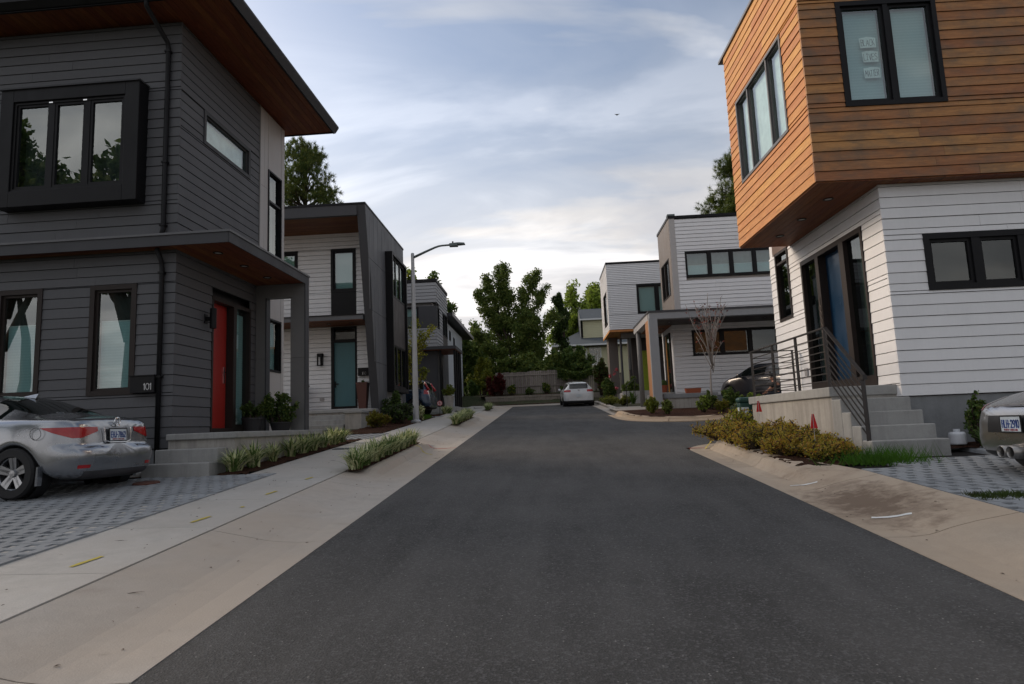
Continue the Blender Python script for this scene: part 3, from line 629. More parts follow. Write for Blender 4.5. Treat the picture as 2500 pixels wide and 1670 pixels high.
# ------------------------------------------------------------------ wall builders
class Wall:
    """a vertical plane in a house's own coordinates: origin (x,y), direction d along it, outward normal n"""
    def __init__(s, house, o, d, n): s.h = house; s.o = Vector((*o, 0)); s.d = Vector((*d, 0)); s.n = Vector((*n, 0)); s.rr = random.Random(int(abs(o[0]*31+o[1]*17+d[0]*5+d[1]*3)*10))
    def p(s, u, z, k=0.0): v = s.o+s.d*u+s.n*k; return (v.x, v.y, z)
    def hexbox(s, u0, u1, z0, z1, k0, k1, k1b=None, k1t=None):
        a = k1 if k1b is None else k1b; b = k1 if k1t is None else k1t
        A = [s.p(u0, z0, k0), s.p(u1, z0, k0), s.p(u1, z0, a), s.p(u0, z0, a)]; B = [s.p(u0, z1, k0), s.p(u1, z1, k0), s.p(u1, z1, b), s.p(u0, z1, b)]
        if (s.d.cross(s.n)).z < 0: A = A[::-1]; B = B[::-1]
        return A, B
    def mbox(s, mb, u0, u1, z0, z1, k0, k1, **kw): A, B = s.hexbox(u0, u1, z0, z1, k0, k1, **kw); mb.hexa(A, B); return mb
    def box(s, name, mat, u0, u1, z0, z1, k0, k1, parent=None, **kw): return s.mbox(MB(), u0, u1, z0, z1, k0, k1, **kw).build(name, mat, parent or s.h)
    def split(s, u0, u1, z0, z1, holes):
        segs = [(u0, u1)]
        for (a, b, c, d) in holes:
            if c < z1-.004 and d > z0+.004:
                ns = []
                for (p, q) in segs:
                    if b <= p or a >= q: ns.append((p, q)); continue
                    if a > p: ns.append((p, a))
                    if b < q: ns.append((b, q))
                segs = ns
        return [(a, b) for a, b in segs if b-a > .02]
    def siding(s, u0, u1, z0, z1, ex, mat, holes=(), name='siding_board', proud=.02, gap=.010, joined=False):
        z = z0; mbj = MB()
        while z < z1-.02:
            zt = min(z+ex, z1)
            # rows that a hole edge crosses are cut at the edge so boards fit round the opening
            es = sorted({z, zt, *[e for h in holes for e in h[2:4] if z+.02 < e < zt-.02]})
            full = s.split(u0, u1, z, zt, holes)
            rows = []
            if len(es) == 2: rows = [(z, zt, full)]
            else:
                for a, b in zip(es[:-1], es[1:]): rows.append((a, b, s.split(u0, u1, a, b, holes)))
            for (a, b, sg) in rows:
                sg2 = []
                for (p, q) in sg:
                    while q-p > 3.2:
                        c = p+s.rr.uniform(1.4, 3.0); sg2.append((p, c-.002)); p = c+.002
                    sg2.append((p, q))
                for (p, q) in sg2:
                    j1 = s.rr.uniform(-.12, .12); kw = dict(k1b=proud*(1+j1), k1t=proud*.45*(1+j1))
                    if joined: s.mbox(mbj, p, q, a+gap, b, -.02, proud, **kw)
                    else: s.box(name, mat, p, q, a+gap+s.rr.uniform(-.0015, .0015), b, -.02, proud, **kw)
            z = zt
        if joined: o = mbj.build('siding', mat, s.h); o['kind'] = 'stuff'
    def panels(s, u0, u1, z0, z1, mat, holes=(), name='panel', k=.012, vs=(), zs=()):
        us = sorted({u0, u1, *[e for h in holes for e in h[:2] if u0 < e < u1], *vs}); zz = sorted({z0, z1, *[e for h in holes for e in h[2:4] if z0 < e < z1], *zs})
        # merge cells vertically between forced joints
        for a, b in zip(us[:-1], us[1:]):
            run = None
            for c, d in list(zip(zz[:-1], zz[1:]))+[(None, None)]:
                hole = c is None or any(h[0] < (a+b)/2 < h[1] and h[2] < (c+d)/2 < h[3] for h in holes)
                if hole:
                    if run: s.box(name, mat, a+.004, b-.004, run[0]+.004, run[1]-.004, -.02, k)
                    run = None
                else:
                    if run and c in zs: s.box(name, mat, a+.004, b-.004, run[0]+.004, run[1]-.004, -.02, k); run = None
                    run = (run[0], d) if run else (c, d)
    def window(s, u0, u1, z0, z1, cols=1, fw=.07, mul=.07, proud=.035, depth=.2, mat=None, blind=None, split=None, rows=None, gl=None, back=None, name='window', sash=.035, blind_in=0.0, bmat=None):
        """frame mesh, with panes, blinds and the dark room behind as its own parts"""
        mat = mat or BLACK; gl = gl or GLASS; back = back or INT
        mb = MB()
        s.mbox(mb, u0, u0+fw, z0, z1, -depth, proud); s.mbox(mb, u1-fw, u1, z0, z1, -depth, proud)
        s.mbox(mb, u0+fw, u1-fw, z0, z0+fw, -depth, proud-.002); s.mbox(mb, u0+fw, u1-fw, z1-fw, z1, -depth, proud-.002)
        iu0, iu1, iz0, iz1 = u0+fw, u1-fw, z0+fw, z1-fw
        fr = split or [i/cols for i in range(1, cols)]
        ce = [iu0]+[iu0+(iu1-iu0)*t for t in fr]+[iu1]
        re = [iz0]+[iz0+(iz1-iz0)*t for t in (rows or [])]+[iz1]
        for c in ce[1:-1]: s.mbox(mb, c-mul/2, c+mul/2, iz0, iz1, -depth*.7, proud-.012)
        for c in re[1:-1]: s.mbox(mb, iu0, iu1, c-mul*.35, c+mul*.35, -.06, proud-.016)
        cells = []
        for a, b in zip(ce[:-1], ce[1:]):
            a2 = a+(mul/2 if a > iu0 else 0); b2 = b-(mul/2 if b < iu1 else 0)
            for c, d in zip(re[:-1], re[1:]):
                c2 = c+(mul*.35 if c > iz0 else 0); d2 = d-(mul*.35 if d < iz1 else 0)
                if sash:
                    for q in ((a2, a2+sash, c2, d2), (b2-sash, b2, c2, d2), (a2+sash, b2-sash, c2, c2+sash), (a2+sash, b2-sash, d2-sash, d2)): s.mbox(mb, *q, -.07, -.012)
                cells.append((a2+sash, b2-sash, c2+sash, d2-sash))
        w = mb.build(name, mat, s.h)
        for (a, b, c, d) in cells:
            s.box('pane', gl, a-.004, b+.004, c-.004, d+.004, -.046, -.040, parent=w)
            if blind:
                zb = c if blind == 'full' else c; zt = d if blind == 'full' else c+(d-c)*blind
                s.box('blind', bmat or BLIND, a+blind_in, b, zb, zt, -.105-depth*.1, -.10-depth*.1, parent=w)
                if blind != 'full': s.box('blind_rail', simple('blind_rail', (.55, .6, .6), .6), a+blind_in, b, zt, zt+.018, -.112-depth*.1, -.093-depth*.1, parent=w)
        s.box('room_behind', back, iu0, iu1, iz0, iz1, -depth-.006, -depth+.004, parent=w)
        return w
def soffit(house, x0, x1, y0, y1, z, bw=.14, along='y', mat=None, th=.02, name='soffit_board'):
    if along == 'y':
        x = x0
        while x < x1-.02: bx(name, mat or SOFFIT, house, x+.003, min(x+bw, x1)-.003, y0, y1, z, z+th); x += bw
    else:
        y = y0
        while y < y1-.02: bx(name, mat or SOFFITX, house, x0, x1, y+.003, min(y+bw, y1)-.003, z, z+th); y += bw
def downlight(house, x, y, z, r=.085):
    o = MB().lathe([(r, -.001), (r, -.012), (r*.75, -.014), (r*.7, .0)], 18).build('downlight', BLACK, house, smooth=True, loc=(x, y, z))
    MB().lathe([(0, -.004), (r*.72, -.004)], 18).build('lamp_lens', simple('lamp_lens', (.5, .5, .48), .3), o)
    return o
LAMPBLK = BLACK

# ------------------------------------------------------------------ house 101 (charcoal, left foreground)
H1 = empty('charcoal_house', (-6.32, 10.75, 0), -.0205); H = H1
tag(H1, 'charcoal two-storey house with red front door and wide brown-lined roof overhang', 'house')
W1F = Wall(H, (0, 0), (-1, 0), (0, -1)); W1S = Wall(H, (0, 0), (0, 1), (1, 0))
bx('wall', CHARP, H, -9.5, -.215, .215, 4.28, .55, 8.94)
bx('foundation', FOUND, H, -9.5, -.012, .012, 4.4, .3, 1.19)
bx('wall', PANEL, H, -9.5, -.012, 4.30, 4.47, 1.2, 8.94)
holesF = [(.67, 1.52, 2.14, 4.07), (2.40, 3.25, 2.14, 4.07), (.62, 3.13, 5.54, 7.66)]
W1F.siding(-.018, 6.4, 1.2, 8.92, .178, CHAR, holesF)
holesS = [(1.2, 2.76, 1.42, 4.06), (.77, 2.65, 6.94, 7.63)]
W1S.siding(0, 3.12, 1.2, 8.92, .178, CHAR, holesS)
W1S.panels(3.13, 4.47, 1.4, 8.92, PANEL, [(3.56, 4.28, 4.95, 7.55), (3.55, 4.29, 2.80, 4.02)], vs=(3.36,), zs=(4.62, 7.05))
W1S.box('trim', PANELM, 3.105, 3.135, 4.83, 8.92, -.02, .03)
W1S.window(.77, 2.65, 6.94, 7.63, fw=.075, blind='full', gl=GLASS, mat=CHARP, sash=.03, bmat=BLIND_REFL)
W1S.window(3.56, 4.28, 4.95, 7.55, fw=.035, rows=[.72], mat=BLACK, sash=.02, back=INTL)
W1S.window(3.55, 4.29, 2.80, 4.02, fw=.04, mat=BLACK, blind='full', sash=.02)
W1F.window(.67, 1.52, 2.14, 4.07, fw=.085, blind=.70, mat=BRONZE, sash=.045, blind_in=.05)
W1F.window(2.40, 3.25, 2.14, 4.07, fw=.085, blind=.70, mat=BRONZE, sash=.045, blind_in=.05)
# projecting bay
bay = MB(); 
for q in ((.58, .84, 5.5, 7.68), (2.93, 3.17, 5.5, 7.68), (.84, 2.93, 5.5, 5.79), (.84, 2.93, 7.45, 7.68)): W1F.mbox(bay, *q, -.02, .28)
bo = bay.build('bay_box', BLACK, H, bevel=.008)
W1F.box('bay_flashing', CHARP, .56, 3.19, 7.682, 7.71, -.02, .31)
W1Fb = Wall(H, (0, -.24), (-1, 0), (0, -1))
bw_ = W1Fb.window(.845, 2.925, 5.795, 7.445, cols=3, fw=.04, mul=.09, depth=.24, proud=.01, sash=.045, back=INT)
for u in (1.60, 2.24): W1Fb.box('latch', CHROME, u-.035, u+.035, 7.40, 7.42, .008, .016, parent=bw_)
# door set
D = MB()
for q in ((1.2, 1.25, 1.42, 4.06), (2.70, 2.76, 1.42, 4.06), (1.25, 2.70, 3.98, 4.06), (2.02, 2.14, 1.52, 3.98), (1.25, 2.70, 1.42, 1.53)): W1S.mbox(D, *q, -.2, .03)
dr = D.build('door_frame', BRONZE, H)
RED = paint('red_door_paint', (.36, .026, .02), rough=.38, var=.05, dirt=.05)
door = W1S.box('door', RED, 1.25, 2.02, 1.53, 3.98, -.17, -.13)
hd = MB(); W1S.mbox(hd, 1.93, 1.965, 2.42, 2.75, -.13, -.115); W1S.mbox(hd, 1.84, 1.96, 2.63, 2.65, -.095, -.075); W1S.mbox(hd, 1.94, 1.96, 2.63, 2.65, -.12, -.075); hd.build('handle', CHROME, door)
W1S.box('sidelight', GLASS, 2.14, 2.70, 1.6, 3.98, -.06, -.054); W1S.box('blind', BLIND, 2.16, 2.70, 1.6, 3.9, -.13, -.125)
W1S.box('sidelight_sill', BRONZE, 2.14, 2.70, 1.53, 1.6, -.2, .02)
W1S.box('room_behind', INT, 1.25, 2.7, 1.5, 3.98, -.2, -.19)
# sconce
sc_ = MB(); 
sc_.lathe([(0, 3.38), (.055, 3.38), (.06, 3.385), (.06, 3.755), (.055, 3.76), (0, 3.76)], 18, (.16, .98, 0)); sc_.box(.012, .11, .955, 1.005, 3.53, 3.60); sc_.box(.012, .03, .93, 1.03, 3.48, 3.65)
sc_.build('sconce', BLACK, H)
# mailbox with number
mbx = bx('mailbox', BLACK, H, -.215, .215, -.12, 0, -.15, .13, bevel=.006); mbx.location = (-.45, -.02, 2.30)
bx('lid', BLACK, mbx, -.225, .225, -.135, .0, .132, .15)
NUMM = simple('brushed_number', (.55, .56, .57), .4, .6)
lt = lettering('101', .105, 1.0, .10, .006, gap=.12).build('number', NUMM, mbx); lt.location = (.10, -.121, -.10)
# roof
rf = MB().box(-10, 1.20, -.66, 4.86, 9.0, 9.10).build('roof', CHARP, H)
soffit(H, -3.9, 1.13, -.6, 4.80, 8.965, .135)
for nm, q in (('fascia', (1.13, 1.17, -.62, 4.84, 8.93, 9.0)), ('fascia', (-10, 1.13, -.64, -.602, 8.93, 9.0)), ('fascia', (-10, 1.13, 4.802, 4.84, 8.94, 9.0))): bx(nm, BLACK, H, *q)
# gutter-like drip edge sloping outwards
MB().hexa([(1.172, -.7, 8.95), (1.172, 4.88, 8.95), (1.26, 4.88, 9.08), (1.26, -.7, 9.08)], [(1.172, -.7, 9.12), (1.172, 4.88, 9.12), (1.262, 4.88, 9.12), (1.262, -.7, 9.12)]).build('roof_edge', CHARP, H)
MB().hexa([(-10, -.66, 8.95), (1.26, -.66, 8.95), (1.26, -.75, 9.05), (-10, -.75, 9.05)][::-1], [(-10, -.66, 9.12), (1.26, -.66, 9.12), (1.26, -.752, 9.12), (-10, -.752, 9.12)][::-1]).build('roof_edge', BLACK, H)
# downpipe
MB().tube([(-.28, -.62, 9.0), (-.28, -.6, 8.86), (-.20, -.10, 8.48), (-.195, -.07, 8.36), (-.2, -.07, 5.0), (-.2, -.12, 4.86)], .042, 10).build('downpipe', BLACK, H, smooth=True)
MB().tube([(-.22, -.2, 4.62), (-.21, -.08, 4.42), (-.2, -.07, 4.3), (-.2, -.07, .75)], .042, 10).build('downpipe', BLACK, H, smooth=True)
for z in (8.3, 6.2, 5.05, 4.2, 2.4): bx('pipe_clip', BLACK, H, -.25, -.15, -.116, -.02, z, z+.035)
# canopy
bx('canopy_roof', CHARP, H, -9.4, 1.11, -.30, .2, 4.66, 4.82); bx('canopy_roof', CHARP, H, -.02, 1.108, .2, 3.2, 4.662, 4.818)
for q in ((-9.4, 1.13, -.325, -.302, 4.62, 4.80), (1.112, 1.135, -.325, 3.2, 4.62, 4.80)): bx('canopy_fascia', CHARP, H, *q)
for q in ((-9.4, 1.15, -.345, -.30, 4.802, 4.84), (1.105, 1.152, -.30, 3.22, 4.802, 4.84)): bx('canopy_flashing', paint('flashing', (.12, .122, .13), rough=.45), H, *q)
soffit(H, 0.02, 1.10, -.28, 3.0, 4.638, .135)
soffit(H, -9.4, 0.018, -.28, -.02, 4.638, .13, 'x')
for s_ in (.33, 1.31, 2.31): downlight(H, .585, s_, 4.636)
# portal wall
PW_ = Wall(H, (0, 3.0), (1, 0), (0, -1))
PORT = paint('portal_grey', (.17, .168, .165), rough=.6, var=.05)
for q in ((.02, .24, 1.44, 3.0), (.02, .24, 3.005, 4.63), (.80, 1.11, 1.44, 3.0), (.80, 1.11, 3.005, 4.63), (.24, .80, 4.34, 4.63)): PW_.box('portal_panel', PORT, q[0], q[1], q[2], q[3], -.17, 0)
PW_.box('portal_edge', CHARP, 1.112, 1.135, 1.44, 4.62, -.19, .01); PW_.box('portal_edge', CHARP, .235, .262, 1.44, 4.34, -.175, .008)
# porch slab, wall, steps
def slab(name, mat, parent, *q, bevel=.015): return bx(name, mat, parent, *q, bevel=bevel)
pc = empty('porch', (-6.32, 10.75, 0), -.0205); tag(pc, 'grey concrete porch with two steps in front of the red door', 'porch')
slab('slab', STEP, pc, .012, 1.22, -.17, 3.78, 1.335, 1.44); bx('wall', PORCHWALL, pc, .03, 1.17, -.12, 3.73, .5, 1.336)
slab('step', STEP, pc, .01, 1.06, -.45, -.121, .6, 1.19); slab('step', STEP, pc, -.02, 1.08, -.74, -.452, .55, .975)

# ------------------------------------------------------------------ house R (white with cedar box, right foreground)
HR = empty('cedar_house', (5.56, 10.45, 0), .0205); H = HR
tag(HR, 'white sided house with cantilevered cedar upper storey and blue front door', 'house')
WRF = Wall(H, (0, 0), (1, 0), (0, -1)); WRS = Wall(H, (0, 0), (0, 1), (-1, 0))
bx('wall', WHITE, H, .215, 8, .215, 4.6, .5, 4.99); bx('wall', WHITE, H, .01, 8, 4.72, 4.88, 1.55, 5.4)
bx('foundation', FOUND, H, .02, 8, .02, 4.7, .3, 1.545)
WRF.siding(-.018, 5.5, 1.555, 5.0, .178, WHITE, [(.59, 2.95, 3.21, 4.13)])
WRS.siding(0, 4.88, 1.555, 5.0, .178, WHITE, [(.64, 3.17, 1.76, 4.5), (3.78, 4.52, 3.44, 5.1)])
WRF.window(.59, 2.95, 3.21, 4.13, cols=3, fw=.09, mul=.13, mat=BLACK, sash=.05, back=INT, gl=GLASSD)
WRS.window(3.78, 4.52, 3.44, 5.02, fw=.06, mat=BRONZE, sash=.02, rows=[.86], gl=GLASS)
D = MB()
for q in ((.64, .70, 1.76, 4.5), (3.11, 3.17, 1.76, 4.5), (.70, 3.11, 4.41, 4.5), (.70, 3.11, 1.76, 1.95), (1.30, 1.48, 1.95, 4.41), (2.34, 2.48, 1.95, 4.41)): WRS.mbox(D, *q, -.2, .035)
D.build('door_frame', BRONZE, H)
BLUE = paint('blue_door_paint', (.003, .028, .07), rough=.35, var=.08, dirt=.05, coat=.15)
door = WRS.box('door', BLUE, 1.48, 2.34, 1.95, 4.41, -.16, -.12)
hd = MB(); WRS.mbox(hd, 1.53, 1.57, 2.55, 3.0, -.12, -.085); hd.build('handle', BLACK, door)
for a, b in ((.70, 1.30), (2.48, 3.11)):
    WRS.box('sidelight', GLASSD, a, b, 1.95, 4.41, -.05, -.044)
WRS.box('room_behind', INTL, .70, 3.11, 1.95, 4.41, -.2, -.19)
CURT = paint('curtain', (.16, .24, .19), rough=.85, var=.12)
WRS.box('curtain', CURT, .95, 1.08, 1.95, 4.41, -.185, -.15); WRS.box('curtain', CURT, 2.75, 2.86, 1.95, 4.41, -.185, -.15)
# wall ornament beside the door
om = MB()
for i, z in enumerate((3.02, 3.14, 3.27, 3.39)): om.tube([(-.045, 2.41+.045*math.cos(t*PI/6), z+.06*math.sin(t*PI/6)) for t in range(13)], .008, 5)
om.tube([(-.045, 2.41, 2.9), (-.045, 2.41, 3.6)], .008, 5).build('door_ornament', simple('ornament_metal', (.12, .10, .09), .5, .5), H)
WRS.box('outlet', simple('outlet_grey', (.35, .34, .34), .5), 3.30, 3.42, 2.13, 2.29, .015, .05)
# cedar box
BX, BY = -1.08, -.23
WBF = Wall(H, (BX, BY), (1, 0), (0, -1)); WBS = Wall(H, (BX, BY), (0, 1), (-1, 0))
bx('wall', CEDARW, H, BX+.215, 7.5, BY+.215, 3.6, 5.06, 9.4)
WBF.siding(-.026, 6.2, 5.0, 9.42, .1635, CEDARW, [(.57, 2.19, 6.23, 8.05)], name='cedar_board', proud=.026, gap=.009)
WBS.siding(0, 3.87, 5.0, 9.42, .1635, CEDAR, [(.80, 3.31, 6.24, 8.06)], name='cedar_board', proud=.026, gap=.009)
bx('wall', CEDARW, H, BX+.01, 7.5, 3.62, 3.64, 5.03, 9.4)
bx('parapet_cap', paint('cap_metal', (.14, .145, .16), rough=.4), H, BX-.05, 7.5, BY-.05, 3.92, 9.425, 9.485)
wb = WBF.window(.57, 2.19, 6.23, 8.05, cols=2, fw=.075, mul=.08, mat=BLACK, blind='full', sash=.05)
WBS.window(.80, 3.31, 6.24, 8.06, fw=.055, split=[.285, .73], mul=.05, mat=paint('grey_frame', (.10, .095, .10), rough=.45), blind='full', sash=.025, bmat=BLIND_REFL)
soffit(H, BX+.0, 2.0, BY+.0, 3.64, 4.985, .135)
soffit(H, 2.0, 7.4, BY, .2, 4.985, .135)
for s_ in (.57, 1.68, 2.77): downlight(H, -.55, s_, 4.982)
# paper signs taped inside the left pane
PAPER = simple('paper', (.80, .86, .86), .8); INK = simple('ink', (.10, .12, .14), .7)
for i, (txt, u0, z0, w_, h_) in enumerate((('BLACK', 1.08, 7.27, .27, .19), ('LIVES', 1.10, 7.02, .26, .195), ('MATTER', 1.10, 6.74, .27, .19))):
    pw_ = Matrix.Rotation(.0205, 3, 'Z') @ Vector((BX+u0, BY+.062, z0))+Vector((5.56, 10.45, 0)); sg = empty('paper_sign', pw_, .0205)
    rr = random.Random(i+4); n = 14; vs = []; top = []
    for k in range(n+1):
        t = k/n; top.append((-w_/2+w_*t, h_*(1-.10*abs(t-.5)**2*4+rr.uniform(-.02, .02))))
    poly = [(-w_/2+.012, 0, 0), (w_/2-.004, 0, 0)]+[(x, 0, z) for x, z in reversed(top)]
    mbp = MB().add(poly+[(x, .002, z) for x, y, z in poly], [tuple(range(len(poly))), tuple(range(2*len(poly)-1, len(poly)-1, -1))]); mbp.build('sheet', PAPER, sg)
    hh = {'BLACK': .105, 'LIVES': .105, 'MATTER': .105}[txt]
    lo = lettering(txt, hh, .215/(hh*(sum(GW.get(c, .54)+.16 for c in txt)-.16)), .055, .002, jit=.05, gap=.16).build('lettering', INK, sg); lo.location = (0, -.001, .035)
    tag(sg, 'torn white paper hand-lettered %s taped inside the cedar box window' % txt, 'paper sign', 'paper signs in the window')
# porch and steps
pr = empty('porch', (5.56, 10.45, 0), .0205); tag(pr, 'raised concrete porch with five steps and stained side wall by blue door', 'porch')
slab('slab', STEP, pr, -1.07, -.002, .12, 4.0, 1.60, 1.755)
bx('wall', PORCHWALL, pr, -1.03, -.003, .15, 3.9, .4, 1.602)
tr_ = [(.122, -.16, 1.55), (-.16, -.44, 1.345), (-.44, -.71, 1.14), (-.71, -.99, .935)]
for i, (a, b, z) in enumerate(tr_): slab('step', STEP, pr, -1.045-.001*i, .02+.001*i, b, a-.001 if i else .149, .42, z)
# railing
RAILM = paint('railing_black', (.022, .018, .018), rough=.5, var=.1, dirt=.1)
rl = empty('railing', (5.56, 10.45, 0), .0205); tag(rl, 'black metal railing with horizontal bars round the raised porch', 'railing')
def bar(name, a, b, w=.018): return MB().tube([a, b], w, 4).build(name, RAILM, rl)
RX = -1.02
for y_ in (.17, 1.36, 2.5, 3.72): bar('post', (RX, y_, 1.75), (RX, y_, 2.70), .028)
bar('post', (RX, -.86, .93), (RX, -.86, 1.86), .033); bar('post', (-.15, 3.72, 1.75), (-.15, 3.72, 2.70), .024)
MB().box(RX-.03, RX+.03, .15, 3.78, 2.70, 2.72).build('top_rail', RAILM, rl)
MB().box(RX, -.12, 3.69, 3.75, 2.701, 2.719).build('top_rail', RAILM, rl)
MB().hexa([(RX-.03, .16, 2.695), (RX-.03, -.90, 1.845), (RX+.03, -.90, 1.845), (RX+.03, .16, 2.695)], [(RX-.03, .16, 2.722), (RX-.03, -.90, 1.872), (RX+.03, -.90, 1.872), (RX+.03, .16, 2.722)]).build('top_rail', RAILM, rl)
MB().box(RX-.032, RX+.032, -.93, -.85, 1.80, 1.865).build('rail_end', RAILM, rl)
for i in range(7):
    z = 1.86+i*.118
    bar('bar', (RX, .17, z), (RX, 3.72, z), .011); bar('bar', (RX, 3.72, z), (-.15, 3.72, z), .011)
    if i < 7: bar('bar', (RX, .17, z-.02), (RX, -.86, z-.02-.85), .011)
# ------------------------------------------------------------------ house 103 (white wall, slate frame)
H = empty('slate_house', (0, 0, 0)); tag(H, 'white sided house in a slanting slate grey frame with teal door', 'house')
YW = 24.2; XS = -6.1; k3 = YW/25.0
W3F = Wall(H, (0, YW), (1, 0), (0, -1)); W3S = Wall(H, (XS, 0), (0, 1), (1, 0))
def sx(x): return x*k3
def sz(z): return 1.35+(z-1.35)*k3
bx('wall', WHITE2, H, -16, XS-.3, YW+.215, 28.2, 1.2, 9.2)
bx('foundation', FOUND, H, -16, XS-.31, YW+.02, 28.3, 1.0, sz(2.24))
win_u = (sx(-8.30), sx(-7.28), sz(6.88), sz(8.65)); win_l = (sx(-10.66), sx(-9.64), sz(6.88), sz(8.64)); dh = (sx(-8.31), sx(-7.27), sz(2.27), sz(5.49)); spn = (win_u[0], win_u[1], sz(5.7), win_u[2])
lowp = (sx(-10.9), sx(-10.0), sz(3.9), sz(5.5))
W3F.siding(-13, XS-.29, sz(2.2), sz(9.42), .172, WHITE2, [win_u, win_l, dh, spn], gap=.014, proud=.028)
W3F.window(*win_u, fw=.1, mat=BLACK, blind='full', sash=.05)
W3F.window(*win_l, fw=.1, mat=BLACK, blind='full', sash=.05)
W3F.box('spandrel', BLACK, spn[0], spn[1], spn[2], spn[3]-.002, -.02, .02)
D = MB(); a, b, c, d = dh
for q in ((a, a+.11, c, d), (b-.08, b, c, d), (a+.11, b-.08, d-.06, d), (a+.11, b-.08, sz(4.87), sz(4.99)), (a+.11, b-.08, c, sz(2.36))): W3F.mbox(D, *q, -.2, .03)
D.build('door_frame', BLACK, H)
TEAL = paint('teal_door_paint', (.055, .16, .185), rough=.35, var=.05)
door = W3F.box('door', TEAL, a+.11, b-.08, sz(2.36), sz(4.87), -.1, -.05)
hd = MB(); W3F.mbox(hd, a+.13, a+.17, sz(3.1), sz(3.35), -.05, -.02); W3F.mbox(hd, a+.13, a+.28, sz(3.22), sz(3.26), -.02, .0); hd.build('handle', BLACK, door)
W3F.box('transom', GLASSD, a+.11, b-.08, sz(4.99), d-.06, -.1, -.094); W3F.box('room_behind', INT, a+.11, b-.08, c, d, -.2, -.19)
# lantern, mailbox
ln = MB(); x0, x1, z0, z1 = sx(-8.81), sx(-8.58), sz(3.97), sz(4.45)
for q in ((x0, x0+.025, z0, z1), (x1-.025, x1, z0, z1), (x0, x1, z0, z0+.03), (x0, x1, z1-.12, z1)): W3F.mbox(ln, *q, .1, .2)
W3F.mbox(ln, (x0+x1)/2-.03, (x0+x1)/2+.03, z0, z1, .02, .06)
ln.build('lantern', BLACK, H)
mb3 = W3F.box('mailbox', BLACK, sx(-7.21), sx(-6.80), sz(3.51), sz(3.82), .02, .14)
lt = lettering('103', .10, 1.0, .12, .006, gap=.12).build('number', NUMM, mb3); lt.location = (sx(-6.96), YW-.142, sz(3.55))
W3F.box('outlet', simple('outlet_grey', (.35, .34, .34), .5), sx(-8.75), sx(-8.58), sz(2.6), sz(2.72), .015, .05)
# slanting fin / side wall as slate panels
YT, YB, ZT, ZB, YE = 22.06, 23.70, 9.40, 2.15, 28.28
def yf(z): return YT+(YB-YT)*(ZT-z)/(ZT-ZB)
fin = MB()
fin.add([(XS, yf(ZB), ZB), (XS, yf(ZT), ZT), (XS-.29, yf(ZT), ZT), (XS-.29, yf(ZB), ZB), (XS-.02, YE, ZB), (XS-.02, YE, ZT), (XS-.29, YE, ZT), (XS-.29, YE, ZB)], [(0, 3, 2, 1), (4, 5, 6, 7), (1, 2, 6, 5), (3, 7, 6, 2), (0, 4, 7, 3)])
fin.build('fin_wall', CHARP, H)
bx('wall', PANELM, H, XS-.29, XS-.03, YB+.02, YE, 1.2, ZB-.002)
zj = [ZB, 3.86, 5.70, 7.56, ZT]; yj = [YT, 22.62, 23.2, 23.78, 24.36, 24.92, 25.5, 26.1, 26.7, 27.6, YE]
bayr = (24.92, 27.6, 2.88, 8.44)
for z0, z1 in zip(zj[:-1], zj[1:]):
    for y0, y1 in zip(yj[:-1], yj[1:]):
        a0, a1 = max(y0, yf(z0)), max(y0, yf(z1))
        if a0 > y1-.02 and a1 > y1-.02: continue
        a0 = min(a0, y1-.001); a1 = min(a1, y1-.001)
        if y0 >= 24.9 and y1 <= 27.61:
            if z1 > 8.44 and z0 < 8.44: zz0 = 8.45
            elif z0 < 2.88 and z1 > 2.88: continue
            else: continue
        else: zz0 = z0
        g = .008
        MB().hexa([(XS-.01, a0+g, zz0+g), (XS-.01, y1-g, zz0+g), (XS-.01, y1-g, z1-g), (XS-.01, a1+g, z1-g)][::-1], [(XS+.014, a0+g, zz0+g), (XS+.014, y1-g, zz0+g), (XS+.014, y1-g, z1-g), (XS+.014, a1+g, z1-g)][::-1]).build('panel', FINGREY, H)
# lower side panels under the bay and at the base
for y0, y1 in ((23.72, 24.9), (24.9, 26.2), (26.2, 27.6), (27.6, YE)): bx('panel', PANELM, H, XS-.03, XS+.012, y0+.008, y1-.008, 1.3, 2.14 if y0 < 24.8 or y0 > 27.5 else 2.86)
# bay on the side
bb = MB()
for q in ((24.92, 25.06, 2.88, 8.44), (27.5, 27.6, 2.88, 8.44), (25.06, 27.5, 8.34, 8.44), (25.06, 27.5, 2.88, 3.06)): W3S.mbox(bb, *q, -.02, .30)
bb.build('bay_box', BLACK, H)
W3Sb = Wall(H, (XS+.22, 0), (0, 1), (1, 0))
W3Sb.window(25.06, 27.5, 6.68, 8.34, cols=3, fw=.05, mul=.07, depth=.2, proud=.0, blind='full', sash=.03, bmat=BLIND_REFL)  # upper bay: blind colour stands in for the bright sky reflection
W3Sb.window(25.06, 27.5, 3.06, 4.75, cols=3, fw=.05, mul=.07, depth=.2, proud=.0, sash=.03)
BRWN = paint('brown_panel', (.055, .045, .045), rough=.6, var=.08)
for i in range(4): W3Sb.box('panel', BRWN, 25.06+i*.61+.006, 25.06+(i+1)*.61-.006, 4.755, 6.675, -.2, -.012)
